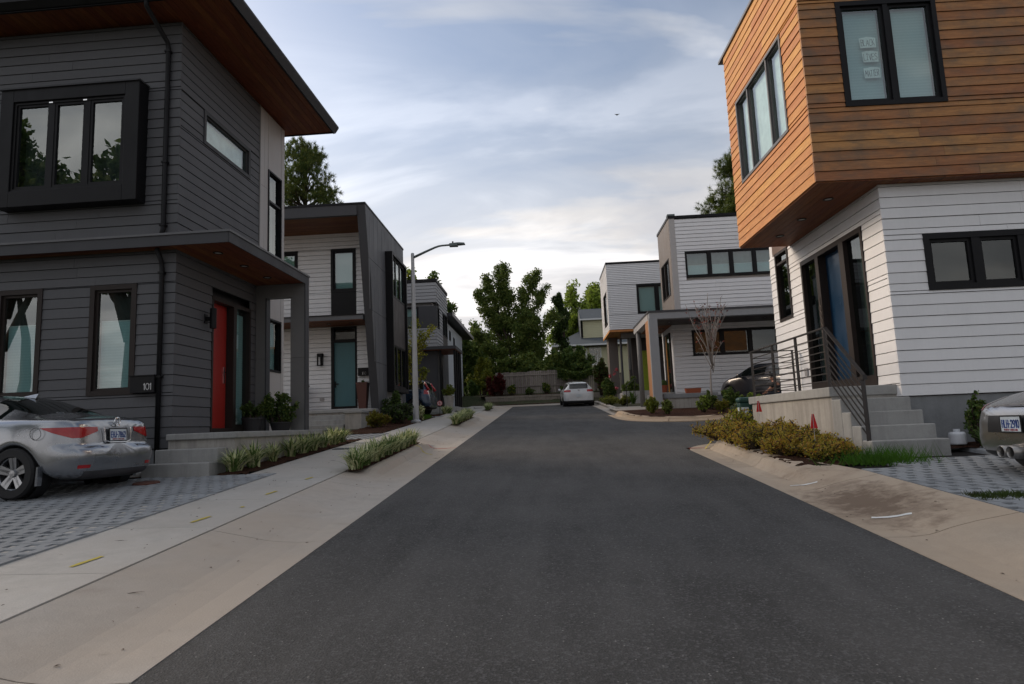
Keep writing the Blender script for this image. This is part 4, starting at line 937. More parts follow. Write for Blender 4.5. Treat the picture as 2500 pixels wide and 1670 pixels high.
# roof frame, soffit, canopy
bx('roof', BLACK, H, -16, XS+.03, YT-.03, YE+.05, ZT+.002, ZT+.07)
bx('roof_beam', CHARP, H, -16, XS-.29, YT+.0, YT+.16, sz(9.45)-.17, ZT)
soffit(H, -14, XS-.30, YT+.17, YW+.1, sz(9.45)-.155, .14, 'x')
cz = sz(5.72)-.02
bx('canopy_roof', FINGREY, H, -12, sx(-6.62)-.03, 22.9, YW-.02, cz-.16, cz); bx('canopy_flashing', BLACK, H, -12, sx(-6.6)-.03, 22.87, YW-.02, cz+.002, cz+.035)
soffit(H, -11, sx(-6.65)-.03, 22.92, YW-.03, cz-.185, .14, 'x')
for x in (-7.9, -7.05): downlight(H, x, 23.5, cz-.187)
bx('wall', CHARP, H, -15, XS-.05, 28.0, YE-.01, 1.3, 9.3)
# porch 103
p3 = empty('porch', (0, 0, 0)); tag(p3, 'pale concrete porch with steps below the teal door', 'porch')
slab('slab', STEP, p3, -10.2, XS-.02, 22.85, YW-.03, 2.06, 2.17); bx('wall', PORCHWALL, p3, -10.2, XS-.05, 22.92, YW-.03, 1.2, 2.061)
for i, z in enumerate((1.98, 1.80, 1.63)): slab('step', STEP, p3, -9.4, -6.92, 22.62-i*.29, 22.91-i*.29 if i == 0 else 22.619-(i-1)*.29, 1.2, z)
slab('cheek_cap', STEP, p3, -6.90, -6.25, 22.0, 22.84, 2.0, 2.09); bx('cheek_wall', PORCHWALL, p3, -6.86, -6.30, 22.05, 22.80, 1.2, 2.001)

# ------------------------------------------------------------------ house 105 (grey, third on the left)
H = empty('grey_house', (0, 0, 0)); tag(H, 'grey sided flat-roofed house with dark band window and post-held canopy', 'house')
X5, Y5 = -5.43, 33.0
W5F = Wall(H, (0, Y5), (1, 0), (0, -1)); W5S = Wall(H, (X5, 0), (0, 1), (1, 0))
bx('wall', GREYSID, H, -13, X5-.215, Y5+.215, 36.6, 1.8, 8.95)
W5F.siding(-9.5, X5+.018, 5.55, 8.95, .178, GREYSID, [(-7.25, X5+.1, 6.53, 7.70)], gap=.02, proud=.03)
W5S.siding(Y5, 36.75, 5.55, 8.95, .178, GREYSID, [(33.0, 33.85, 6.53, 7.70), (34.95, 36.6, 5.6, 7.66)], gap=.02, proud=.03)
bx('parapet_cap', BLACK, H, -13, X5+.05, Y5-.05, 36.85, 8.955, 9.12)
W5F.window(-7.15, -6.36, 6.57, 7.68, fw=.06, mat=BLACK, blind=.001, sash=.03, back=INTL)
W5F.box('blind', BLIND, -7.05, -6.45, 7.2, 7.6, -.14, -.13)
W5F.box('band_panel', CHARP, -6.355, X5+.01, 6.54, 7.69, -.02, .025); W5F.box('band_panel', CHARP, -7.25, -7.155, 6.54, 7.69, -.02, .025)
W5S.window(33.25, 33.85, 6.57, 7.68, fw=.05, mat=BLACK, blind='full', sash=.02); W5S.box('band_panel', CHARP, 33.0, 33.245, 6.54, 7.69, -.02, .025)
W5S.window(34.95, 36.6, 6.4, 7.66, cols=2, fw=.06, mul=.12, mat=BLACK, blind='full', sash=.02); W5S.box('panel', BRWN, 34.95, 36.6, 5.58, 6.395, -.02, .015)
W5F.panels(-9.5, X5, 2.3, 5.5, CHARP, [], vs=(-8.2, -6.9)); W5S.panels(Y5, 36.75, 2.3, 5.5, CHARP, [(33.9, 34.7, 2.35, 4.7)], vs=())
W5S.box('door', BRWN, 33.9, 34.7, 2.35, 4.7, -.1, -.05); W5S.box('room_behind', INT, 33.9, 34.7, 2.3, 4.7, -.2, -.18)
bx('wall', CHARP, H, -12, X5-.03, Y5+.03, Y5+.2, 2.0, 5.5)
# canopy on posts
bx('canopy_roof', CHARP, H, -7.4, -4.42, 32.6, 35.2, 5.36, 5.52); soffit(H, -6.9, -4.45, 32.63, 35.17, 5.335, .14, 'x')
for y in (32.85, 33.6, 34.35, 35.0): MB().box(-4.58, -4.48, y, y+.1, 2.4, 5.335).build('post', BLACK, H)
MB().box(-5.3, -5.2, 32.85, 32.95, 2.4, 5.335).build('post', BLACK, H)
# rear wing with shed roof
WR = paint('pale_blue_wall', (.50, .54, .58), rough=.6, var=.04)
W5B = Wall(H, (-5.6, 0), (0, 1), (1, 0))
bx('wall', WR, H, -13, -5.82, 36.7, 44.6, 2.2, 7.6)
W5B.panels(36.8, 44.6, 2.4, 7.55, WR, [(38.5, 39.1, 6.6, 7.2), (40.2, 40.8, 6.4, 7.0), (41.6, 42.1, 4.4, 6.2)], k=.01)
for q in ((38.5, 39.1, 6.6, 7.2), (40.2, 40.8, 6.4, 7.0), (41.6, 42.1, 4.4, 6.2)): W5B.window(*q, fw=.06, mat=BLACK, sash=.02)
MB().hexa([(-13, 36.6, 8.0), (-5.1, 36.6, 7.75), (-5.1, 47.4, 7.75), (-13, 47.4, 8.0)], [(-13, 36.6, 8.2), (-5.1, 36.6, 7.93), (-5.1, 47.4, 7.93), (-13, 47.4, 8.2)]).build('roof', CHARP, H)
bx('roof_edge', PANEL, H, -5.095, -5.06, 36.6, 47.4, 7.74, 7.95)
p5 = empty('porch', (0, 0, 0)); tag(p5, 'low grey concrete landing under the post-held canopy', 'porch')
slab('slab', STEP, p5, -6.0, -4.40, 32.4, 36, 2.2, 2.42); slab('step', STEP, p5, -5.6, -4.5, 31.3, 32.398, 1.9, 2.2)

# ------------------------------------------------------------------ house R2 (white, grey porch portal, right middle)
H = empty('porch_house', (0, 0, 0)); tag(H, 'white sided house with long grey porch roof on an ochre-sided pier', 'house')
Y2, X2 = 28.0, 5.77
W2F = Wall(H, (0, Y2), (1, 0), (0, -1)); W2S = Wall(H, (X2, 0), (0, 1), (-1, 0))
bx('wall', WHITE, H, X2+.215, 18, Y2+.215, 30.5, 1.8, 10.0); bx('wall', TAUPE, H, X2+.01, 18, 30.5, 30.75, 1.9, 10.0)
wu = (6.36, 10.45, 7.44, 8.57); wlw = (6.40, 11.3, 3.98, 5.10)
W2F.siding(6.02, 13.5, 5.9, 10.05, .172, WHITE, [wu], gap=.016, proud=.03); W2F.siding(5.58, 13.5, 2.28, 5.5, .172, WHITE2, [wlw], gap=.016, proud=.03)
bx('foundation', FOUND, H, 5.6, 14, Y2+.0, Y2+.3, 1.5, 2.27)
W2F.window(*wu, split=[.246, .485, .735], fw=.075, mul=.15, mat=BLACK, sash=.02, back=INTL, blind=.45)
W2F.window(*wlw, split=[.25, .5, .75], fw=.09, mul=.16, mat=BLACK, sash=.02, gl=GLASSD)
W2F.box('corner_trim', PANEL, X2, 6.02, 5.9, 10.12, -.02, .03)
W2S.panels(Y2, 30.75, 5.9, 10.1, TAUPE, [(28.5, 30.3, 6.78, 8.44)])
W2S.window(28.5, 30.3, 6.78, 8.44, fw=.05, mat=BRONZE, sash=.03, cols=2, split=[.6], gl=GLASSD)
bx('parapet_cap', BLACK, H, X2-.04, 18, Y2-.05, 30.8, 10.08, 10.2)
bx('corner_cap', HEADM, H, X2-.05, 6.05, Y2-.06, Y2+.2, 10.202, 10.28)
# ground floor side with yellow door
W2L = Wall(H, (5.58, 0), (0, 1), (-1, 0)); bx('wall', WHITE2, H, 5.6, 6.2, Y2+.2, 30.5, 2.2, 5.55)
W2L.box('door_frame', BRONZE, 28.5, 29.9, 2.5, 5.1, -.02, .05); W2L.box('door', simple('amber_door', (.40, .17, .02), .45), 29.1, 29.3, 2.55, 5.0, .05, .07); W2L.box('sidelight', GLASSD, 28.6, 29.0, 2.55, 5.0, .05, .056)
# porch roof and pier
GRP = paint('porch_grey', (.30, .31, .325), rough=.55, var=.05)
bx('porch_beam', GRP, H, 4.32, 14, 26.0, 26.3, 5.36, 5.62); bx('porch_beam', PANEL, H, 4.30, 4.6, 26.302, 30.5, 5.36, 5.618)
bx('porch_roof', CHARP, H, 4.28, 14, 25.97, 28.0, 5.622, 5.70); bx('porch_roof', CHARP, H, 4.28, 5.75, 28.0, 30.55, 5.623, 5.701)
soffit(H, 4.6, 13.9, 26.3, 27.96, 5.36, .2, 'x', mat=BRWN); soffit(H, 4.6, 5.7, 27.97, 30.5, 5.361, .2, 'x', mat=SOFFITX)
for x, y in ((5.3, 27.0), (5.3, 28.9), (9.2, 27.0)): downlight(H, x, y, 5.358, .1)
bx('pier', GRP, H, 4.29, 4.63, 26.0, 26.2, 1.85, 5.36); bx('pier', OCHRE, H, 4.29, 4.36, 26.202, 27.0, 1.85, 5.36)
MB().tube([(4.42, 29.9, 1.9), (4.42, 29.9, 5.36)], .11, 16).build('column', paint('column_grey', (.16, .155, .15)), H, smooth=True)
p2 = empty('porch', (0, 0, 0)); tag(p2, 'grey concrete porch between the ochre pier and white wall', 'porch')
slab('slab', FOUND, p2, 4.75, 6.9, 26.4, 27.96, 2.18, 2.36); bx('wall', PORCHWALL, p2, 4.8, 6.85, 26.45, 27.96, 1.5, 2.18); slab('step', STEP, p2, 4.7, 5.55, 28.2, 30.4, 2.1, 2.5)

# ------------------------------------------------------------------ house R4 (white upper box on wood soffit, right rear)
H = empty('corner_house', (0, 0, 0)); tag(H, 'white box-like upper storey with orange wood underside, beyond the porch', 'house')
Y4, X4 = 36.0, 3.77
W4F = Wall(H, (0, Y4), (1, 0), (0, -1)); W4S = Wall(H, (X4, 0), (0, 1), (-1, 0))
bx('wall', WHITE, H, X4+.21, 12, Y4+.21, 40, 6.45, 10.1)
W4F.siding(X4-.018, 9.5, 6.4, 10.12, .101, WHITE, [(5.37, 7.6, 7.24, 8.90)], joined=True, gap=.018, proud=.03); W4S.siding(Y4, 40, 6.4, 10.12, .101, WHITE2, [(36.6, 38.4, 6.9, 8.7)], joined=True, gap=.018, proud=.03)
bx('parapet_cap', BLACK, H, X4-.04, 12, Y4-.05, 40.05, 10.125, 10.24)
W4F.window(5.37, 7.6, 7.24, 8.90, cols=2, fw=.11, mul=.2, mat=BLACK, sash=.02, back=INTL, blind='full')
W4S.window(36.6, 38.4, 6.9, 8.7, cols=1, fw=.05, mat=BRONZE, sash=.03)
soffit(H, X4+.0, 9, Y4+.0, 40, 6.36, .18, 'y', mat=CEDAR); bx('fascia', CEDAR, H, X4-.03, 9, Y4-.035, Y4-.002, 6.28, 6.39); bx('fascia', CEDAR, H, X4-.035, X4-.002, Y4, 40, 6.28, 6.39)
bx('wall', BRWN, H, 5.2, 12, 38.2, 40, 2.2, 6.35); bx('wall', TAUPE, H, 3.95, 4.5, 39.0, 40, 2.3, 6.35)
bx('door', simple('lime_door', (.28, .36, .02), .45), H, 5.6, 6.3, 38.15, 38.19, 3.0, 5.4); bx('beam', GRP, H, 4.5, 9, 37.0, 37.25, 6.05, 6.35)
MB().tube([(4.45, 37.1, 2.4), (4.45, 37.1, 6.05)], .07, 10).build('column', CHARP, H)
bx('sconce', PANELM, H, 4.95, 5.05, 38.1, 38.19, 4.3, 5.0)
bx('porch_wall', PANEL, H, 4.2, 7, 35.4, 35.6, 2.0, 2.95); bx('porch_wall', PANEL, H, 4.2, 4.38, 35.6, 38.0, 2.0, 2.9)
rl2 = empty('handrail', (0, 0, 0)); tag(rl2, 'thin black handrail climbing towards the lime green door', 'handrail')
for nm, pts in (('post', [(3.85, 31.0, 2.0), (3.85, 31.0, 2.98)]), ('post', [(4.55, 33.2, 2.3), (4.55, 33.2, 3.45)]), ('rail', [(3.8, 30.8, 2.95), (4.6, 33.4, 3.5), (4.75, 33.9, 3.6)])): MB().tube(pts, .02, 6).build(nm, RAILM, rl2)

# ------------------------------------------------------------------ yellow house beyond the fence
H = empty('cottage', (0, 0, 0)); tag(H, 'pale yellow cottage with grey shingle roof and dormer beyond the fence', 'house')
YEL_ = paint('yellow_siding', (.62, .60, .40), rough=.6, var=.03); SHING = paint('grey_shingle', (.085, .10, .115), rough=.85, var=.25, scale=6, bump=.3); WHT = paint('white_trim', (.72, .74, .75), rough=.5, var=.03)
WCF = Wall(H, (0, 58), (1, 0), (0, -1))
bx('wall', YEL_, H, 1.6, 12, 58.25, 66, 3.5, 8.0); WCF.siding(1.6, 12, 3.6, 8.0, .15, YEL_, [(4.15, 5.2, 6.4, 8.0), (2.9, 3.95, 6.4, 8.0)], joined=True, gap=.018, proud=.03)
WCF.window(4.15, 5.2, 6.4, 8.0, fw=.09, mat=WHT, cols=3, rows=[.25, .5, .75], mul=.04, sash=.0); WCF.window(2.9, 3.95, 6.4, 8.0, fw=.09, mat=WHT, cols=3, rows=[.25, .5, .75], mul=.04, sash=.0)
MB().add([(.8, 57.4, 8.25), (13, 57.4, 8.25), (13, 63, 10.6), (4.5, 63, 10.6)], [(0, 1, 2, 3)]).build('roof', SHING, H)
MB().add([(.8, 57.4, 8.25), (4.5, 63, 10.6), (.8, 67, 8.25)], [(0, 1, 2)]).build('roof', SHING, H); bx('gutter', WHT, H, .75, 13, 57.3, 57.42, 8.12, 8.26)
bx('dormer_wall', YEL_, H, 3.75, 9, 59.3, 63, 8.4, 10.75)
WD = Wall(H, (0, 59.28), (1, 0), (0, -1)); WD.siding(3.75, 9, 8.9, 10.75, .15, YEL_, joined=True, gap=.018, proud=.03)
MB().add([(3.55, 59.0, 10.75), (9, 59.0, 10.75), (9, 61.5, 12.1), (3.55, 61.5, 12.1)], [(0, 1, 2, 3)]).build('dormer_roof', SHING, H); bx('dormer_gutter', WHT, H, 3.5, 9, 58.95, 59.05, 10.65, 10.78)
MB().add([(3.54, 59.0, 8.7), (3.54, 59.0, 10.8), (3.54, 61.5, 12.1), (3.54, 64, 10.8), (3.54, 64, 8.7)], [(0, 1, 2, 3, 4)]).build('dormer_side', SHING, H)

# ------------------------------------------------------------------ retaining wall and fence at the end of the street
rw = empty('retaining_wall', (0, 43.1, 0)); tag(rw, 'low dry-stacked grey stone retaining wall below the wooden fence', 'wall')
bx('wall_core', simple('wall_core', (.03, .027, .024), .9), rw, -3.9, 4.4, .1, .35, 2.3, 3.25)
rr = random.Random(5)
for row in range(5):
    x = -4.1+rr.uniform(0, .2); z = 2.55+row*.152
    while x < 4.5:
        w = rr.uniform(.24, .5); o = bx('stone', STONE, rw, x+.006, x+w-.006, -.06+rr.uniform(-.025, .025), .2, z+.004, z+.148, bevel=.012); x += w
struct(sheet('mulch_bed', -4.3, 4.4, 43.2, 44.2, .72, MULCH, .2, .2, jit=.04))
fe = empty('fence', (0, 44.2, 0)); tag(fe, 'weathered grey plank fence at the end of the street', 'fence')
x = -3.3; i = 0
while x < 5.2:
    w = rr.uniform(.125, .15); right = x > 1.05
    top = (5.0 if not right else 4.62)+rr.uniform(-.03, .03); base = 3.42+.02*x
    o = bx('plank', FENCEW, fe, x, x+w-.018, rr.uniform(-.006, .006), .02+rr.uniform(0, .006), base, top-.05*(x < -1)); x += w; i += 1
for z, x0, x1 in ((4.74, -3.3, 1.05), (3.98, -3.3, 1.2), (4.12, 1.05, 2.6), (4.2, 2.7, 5.2), (4.55, 1.1, 5.2)): bx('rail', FENCEW, fe, x0, x1, -.05, -.008, z-.04, z+.04)
for x in (-3.2, -.9, 1.1, 3.4): bx('post', FENCEW, fe, x, x+.09, .03, .12, 3.3, 5.0)

# ------------------------------------------------------------------ street lamp
sl_ = empty('street_lamp', (-4.72, 23.6, RZ(23.6)+.15)); tag(sl_, 'tall grey street lamp with curved arm over the pavement', 'street lamp')
MB().lathe([(.0, 6.34), (.05, 6.33), (.062, 6.29), (.062, 6.0), (.075, 5.2), (.115, .12), (.115, 0)], 18).build('pole', STEEL, sl_, smooth=True)
MB().lathe([(.19, 0), (.19, .05), (.13, .1), (.115, .12)], 18).build('base', STEEL, sl_)
MB().tube([(.03, 0, 6.16), (.5, 0, 6.36), (.85, 0, 6.50), (1.0, 0, 6.545), (1.12, 0, 6.56), (1.42, 0, 6.57)], [.05, .046, .04, .038, .036, .036], 10).build('arm', HEADM, sl_, smooth=True)
hd = MB(); hd.hexa([(1.4, -.1, 6.50), (1.72, -.12, 6.50), (1.72, .12, 6.50), (1.4, .1, 6.50)], [(1.4, -.08, 6.62), (1.72, -.12, 6.63), (1.72, .12, 6.63), (1.4, .08, 6.62)]); hd.hexa([(1.72, -.13, 6.55), (2.0, -.11, 6.56), (2.0, .11, 6.56), (1.72, .13, 6.55)], [(1.72, -.12, 6.632), (1.97, -.08, 6.62), (1.97, .08, 6.62), (1.72, .12, 6.632)])
lh = hd.build('lamp_head', HEADM, sl_, bevel=.015); MB().lathe([(.03, 6.63), (.03, 6.70), (.0, 6.705)], 12, (1.53, 0, 0)).build('photocell', BLACK, lh)
# overhead wire
wr_ = MB().tube([(-30+i*2.5, 60, 10.1+.0009*(i-20)**2) for i in range(24)], .016, 4).build('overhead_wire', BLACK); tag(wr_, 'thin overhead cable crossing behind the trees on the left', 'cable')
# ------------------------------------------------------------------ vehicles
def interp(keys, x):
    if x <= keys[0][0]: return keys[0][1]
    for (a, va), (b, vb) in zip(keys[:-1], keys[1:]):
        if x <= b:
            t = (x-a)/(b-a); return va+(vb-va)*t
    return keys[-1][1]
def carpaint(name, col, metal=.75, rough=.3):
    m, nt = new_mat(name)
    p = N(nt, 'ShaderNodeBsdfPrincipled', i_Roughness=rough, i_Metallic=metal); p.inputs['Coat Weight'].default_value = .8; p.inputs['Coat Roughness'].default_value = .06
    w = coords(nt, (1, 1, 1), 'World'); n = N(nt, 'ShaderNodeTexNoise', i_Scale=3.0, i_Detail=4.0); nt.links.new(w, n.inputs['Vector'])
    nt.links.new(hsv(nt, col, .5, 1.0, mrange(nt, n.outputs[0], .3, .7, .92, 1.06)), p.inputs[0])
    nt.links.new(mrange(nt, n.outputs[0], .3, .7, rough-.04, rough+.08), p.inputs['Roughness'])
    finish(nt, p); return m
CARGLASS = simple('car_glass', (.006, .009, .009), .04, 0, .0, spec=.8)
TAILRED = simple('tail_lamp_red', (.38, .008, .012), .15, 0, .6); TAILCLR = simple('tail_lamp_clear', (.55, .5, .5), .1, 0, .5)
PLATE = simple('plate_white', (.62, .68, .72), .5); PBLUE = simple('plate_blue', (.02, .06, .25), .5); PREDM = simple('plate_red', (.35, .03, .05), .5)
def body_mesh(S):
    xs = S['xs']; rows = []; R = S['R']
    for x in xs:
        w = interp(S['w'], x); zb = S['zb']; zs = interp(S['zs'], x); zt = interp(S['zt'], x); g = interp(S['g'], x); wr = interp(S['wr'], x)
        z2 = zb+.09; arch = False
        for xw in S['axles']:
            dx = abs(x-xw)
            if dx < R+.015: z2 = S['zc']+math.sqrt(max(R*R-dx*dx, .0)); arch = True
        z2 = max(z2, zb+.09)
        z3 = max(zb+.34*(zs-zb), z2+.05); z4 = max(zb+.74*(zs-zb), z3+.07); z5 = max(zs, z4+.05)
        H_ = [(.88*w, z5+.35*(zt-z5)), (.70*w, z5+.72*(zt-z5)), (.42*w, z5+.93*(zt-z5)), (0, zt)]
        G_ = [(.935*w, z5+.025), (wr, zt-.075), (wr*.80, zt-.018), (0, zt)]
        top = [(a[0]+(b[0]-a[0])*g, a[1]+(b[1]-a[1])*g) for a, b in zip(H_, G_)]
        zl = z2-.02 if arch else zb
        ring = [(0, zb), (.80*w, zl), (.975*w, z2), (w, z3), (.99*w, z4), (.955*w, z5)]+top
        rows.append((x, ring))
    # rounded ends
    def endrow(row, x, k, zc, flat): 
        return (x, [(p[0]*k, zc+(p[1]-zc)*flat) for p in row[1]])
    rows = [endrow(rows[0], rows[0][0]-S['re'][0], S['re'][1], S['re'][2], S['re'][3])]+rows+[endrow(rows[-1], rows[-1][0]+S['fe'][0], S['fe'][1], S['fe'][2], S['fe'][3])]
    vs = []; fs = []; mi = []; nr = 18
    for x, ring in rows:
        full = [(y, z) for y, z in ring]+[(-y, z) for y, z in reversed(ring[1:9])]
        for (y, z) in full:
            xx = x
            if x < xs[0]+.25: xx += S.get('shear', .3)*max(0, z-S.get('shz', .6))*max(0, 1-(x-xs[0])/.25 if x > xs[0] else 1)
            if x > xs[-1]-.3: xx -= .35*max(0, z-.5)
            vs.append((xx, y, z))
    for j in range(len(rows)-1):
        xm = (rows[j][0]+rows[j+1][0])/2
        for i in range(nr):
            k = (i+1) % nr; fs.append((j*nr+i, j*nr+k, (j+1)*nr+k, (j+1)*nr+i))
            q = i if i < 9 else 17-i; m = 0
            if q == 6 and any(a <= xm <= b for a, b in S['sideglass']): m = 1
            if q in (7, 8) and any(a <= xm <= b for a, b in S['endglass']): m = 2
            mi.append(m)
    fs.append(tuple(range(nr-1, -1, -1))); mi.append(0); fs.append(tuple((len(rows)-1)*nr+i for i in range(nr))); mi.append(0)
    me = bpy.data.meshes.new('tmp'); me.from_pydata(vs, [], [f_[::-1] for f_ in fs]); me.polygons.foreach_set('material_index', mi); me.update()
    ob = bpy.data.objects.new('tmp', me); COL.objects.link(ob); sm = ob.modifiers.new('s', 'SUBSURF'); sm.levels = 3; sm.render_levels = 3
    dg = bpy.context.evaluated_depsgraph_get(); ev = bpy.data.meshes.new_from_object(ob.evaluated_get(dg)); bpy.data.objects.remove(ob)
    bm = bmesh.new(); bm.from_mesh(ev); bpy.data.meshes.remove(ev); bmesh.ops.recalc_face_normals(bm, faces=bm.faces); return bm
def cut(bm, co, no):
    bmesh.ops.bisect_plane(bm, geom=bm.verts[:]+bm.edges[:]+bm.faces[:], plane_co=co, plane_no=no)
def take(bm, cond, name, mat, parent, push=0.0):
    fsel = [f_ for f_ in bm.faces if cond(f_.calc_center_median(), f_)]
    if not fsel: return None
    vm = {}; vs = []; fs = []
    for f_ in fsel:
        q = []
        for v in f_.verts:
            if v.index not in vm: vm[v.index] = len(vs); vs.append(v.co+v.normal*push)
            q.append(vm[v.index])
        fs.append(q)
    o = MB().add(vs, fs).build(name, mat, parent, smooth=True)
    bmesh.ops.delete(bm, geom=fsel, context='FACES'); bm.verts.index_update(); bm.verts.ensure_lookup_table(); return o
def wheel(parent, x, y, r, w, side, spokes=5, rimmat=None, name='wheel'):
    t = MB().lathe([(r*.66, -w/2), (r*.93, -w/2), (r, -w/2+.03), (r, w/2-.03), (r*.93, w/2), (r*.66, w/2), (r*.64, w/2-.02), (r*.62, 0), (r*.64, -w/2+.02), (r*.66, -w/2)], 28, axis='y').build(name, RUBBER, parent, smooth=False, loc=(x, y, r))
    mb = MB(); f0 = w/2-.012 if side > 0 else -w/2+.012; s_ = side
    mb.lathe([(r*.655, f0), (r*.66, f0-.015*s_), (r*.61, f0-.03*s_), (r*.60, f0-.10*s_)], 28, axis='y')
    for k in range(spokes):
        a = 2*PI*k/spokes+.3
        for off in (-.10, .10):
            c1, s1 = math.cos(a+off*1.2), math.sin(a+off*1.2); c0, s0 = math.cos(a+off*2.2), math.sin(a+off*2.2); tw = .03
            tx, tz = -math.sin(a), math.cos(a)
            A = [(r*.14*c0-tx*tw, f0-.035*s_, r*.14*s0-tz*tw), (r*.62*c1-tx*tw*1.1, f0-.012*s_, r*.62*s1-tz*tw*1.1), (r*.62*c1+tx*tw*1.1, f0-.012*s_, r*.62*s1+tz*tw*1.1), (r*.14*c0+tx*tw, f0-.035*s_, r*.14*s0+tz*tw)]
            mb.hexa(A, [(p[0], p[1]-.04*s_, p[2]) for p in A])
    mb.lathe([(0, f0-.012*s_), (r*.13, f0-.014*s_), (r*.16, f0-.04*s_)], 16, axis='y')
    mb.build('rim', rimmat or RIM, t, smooth=False)
    MB().lathe([(0, f0-.11*s_), (r*.61, f0-.11*s_)], 20, axis='y').build('brake_disc', DARKPL, t)
    return t
def plate(parent, x, y, z, txt, tilt=0.0, s=1.0, frame=True):
    """on a face looking to -x; lettering reads from behind the car"""
    pl = empty('p', (0, 0, 0)); bpy.data.objects.remove(pl)
    o = bx('number_plate', PLATE, parent, -.153, .153, -.006, .0, -.077, .077); o.location = (x, y, z); o.rotation_euler = (tilt, 0, -PI/2); o.scale = (s, s, s)
    lo = lettering(txt, .075, .265/(.075*(sum(GW.get(c, .54)+.2 for c in txt)-.2)), .16, .002, gap=.2).build('plate_number', PBLUE, o); lo.location = (0, -.0065, -.035)
    st = lettering('NORTH CAROLINA', .017, .21/(.017*(sum(GW.get(c, .54)+.2 for c in 'NORTH CAROLINA')-.2)), .17, .002, gap=.2).build('plate_state', PREDM, o); st.location = (0, -.0065, -.068)
    if frame:
        fm = MB()
        for q in ((-.165, .165, .079, .092), (-.165, .165, -.092, -.079), (-.165, -.154, -.079, .079), (.154, .165, -.079, .079)): fm.box(q[0], q[1], -.009, .002, q[2], q[3])
        fm.build('plate_frame', DARKPL, o)
    return o
def make_car(name, S, paintm, loc, heading, pitch=0.0):
    root = empty(name, loc); root.rotation_euler = (0, -pitch, heading); bm = body_mesh(S)
    if S.get('bump'):
        for v in bm.verts:
            if v.co.x < -1.7:
                k_ = smooth01((-1.75-v.co.x)/.25); v.co.x += (.055*smooth01((v.co.z-.60)/.05)+.05*smooth01((v.co.z-.93)/.1)-.035*smooth01(1-abs(v.co.z-1.0)/.06))*k_
                v.co.x -= .03*smooth01(1-abs(v.co.z-.52)/.16)*k_
    for co, no in S.get('cuts', []): cut(bm, co, no)
    bm.verts.index_update(); bm.verts.ensure_lookup_table(); bm.normal_update()
    for nm, mat, cond, push in S.get('takes', []): take(bm, cond, nm, mat, root, push)
    take(bm, lambda c, f_: f_.material_index == 1 and c.y > 0, 'side_window', CARGLASS, root, -.004)
    take(bm, lambda c, f_: f_.material_index == 1 and c.y < 0, 'side_window', CARGLASS, root, -.004)
    take(bm, lambda c, f_: f_.material_index == 2 and c.x < 0, 'rear_window', CARGLASS, root, -.003)
    take(bm, lambda c, f_: f_.material_index == 2 and c.x > 0, 'windscreen', CARGLASS, root, -.003)
    take(bm, lambda c, f_: True, 'body', paintm, root)
    bm.free()
    r_ = S['wr_']; 
    for xw in S['axles']:
        for s_ in (1, -1):
            wheel(root, xw, s_*S['track'], r_, .205, s_, S.get('spokes', 5))
            MB().lathe([(0, -.02), (S['R']+.01, -.02), (S['R']+.01, .18)], 20, (xw, s_*(S['track']-.16) - (.0 if s_ > 0 else .16), S['zc']), axis='y').build('wheel_well', DARKPL, root)
    bx('underbody', DARKPL, root, S['xs'][0]+.25, S['xs'][-1]-.2, -.62, .62, S['zb']-.02, S['zb']+.25)
    return root

# silver saloon on the left
SED = dict(xs=[-2.04, -1.95, -1.85, -1.72, -1.62, -1.47, -1.33, -1.19, -1.04, -.94, -.78, -.45, -.38, 0, .35, .62, .95, 1.07, 1.22, 1.37, 1.52, 1.66, 1.76, 1.95, 2.08],
  w=[(-2.04, .72), (-1.9, .825), (-1.6, .885), (-1.3, .90), (0, .895), (1.4, .89), (1.9, .83), (2.08, .70)], zb=.20, R=.355, zc=.325, axles=(-1.33, 1.37), wr_=.325, track=.79,
  zs=[(-2.1, .955), (-1.6, .975), (0, .93), (1.3, .90), (2.1, .68)], zt=[(-2.1, 1.035), (-1.6, 1.065), (-.72, 1.365), (-.2, 1.41), (.3, 1.40), (.62, 1.345), (1.35, .985), (1.9, .86), (2.1, .74)],
  g=[(-1.66, 0), (-.78, 1), (.55, 1), (1.35, 0)], wr=[(-2, .62), (-.8, .56), (0, .58), (.6, .57), (1.3, .7)], re=(.12, .84, .58, .84), fe=(.12, .8, .5, .75), shear=.10, shz=.62, bump=1,
  sideglass=[(-1.02, -.45), (-.38, .62)], endglass=[(-1.50, -.80), (.64, 1.3)], spokes=5)
bmz = .60
def plane_(co, no): return (Vector(co), Vector(no).normalized())
SED['cuts'] = [plane_((0, 0, .885), (0, 0, 1)), plane_((0, 0, .745), (0, 0, 1)), plane_((0, .33, 0), (0, 1, 0)), plane_((0, -.33, 0), (0, 1, 0)), plane_((0, 0, .31), (0, 0, 1)), plane_((0, .58, 0), (0, 1, 0)), plane_((0, -.58, 0), (0, 1, 0)),
  plane_((-2.0, 0, .745), (-.13, 0, .30)), plane_((0, .58, .745), (0, .085, .25)), plane_((0, -.58, .745), (0, -.085, .25)), plane_((0, .66, 0), (0, 1, 0)), plane_((0, -.66, 0), (0, 1, 0)), plane_((0, .50, 0), (0, 1, 0)), plane_((0, -.50, 0), (0, 1, 0)), plane_((0, 0, .395), (0, 0, 1)), plane_((0, 0, .352), (0, 0, 1)), plane_((-1.70, 0, 0), (1, 0, 0))]
def lamp_cond(c, f_):
    ay = abs(c.y)
    return c.x < -1.64 and .745 < c.z < .885 and ay > .33 and .085*(ay-.58)+.25*(c.z-.745) > 0 and -.13*(c.x+2.0)+.30*(c.z-.745) > 0
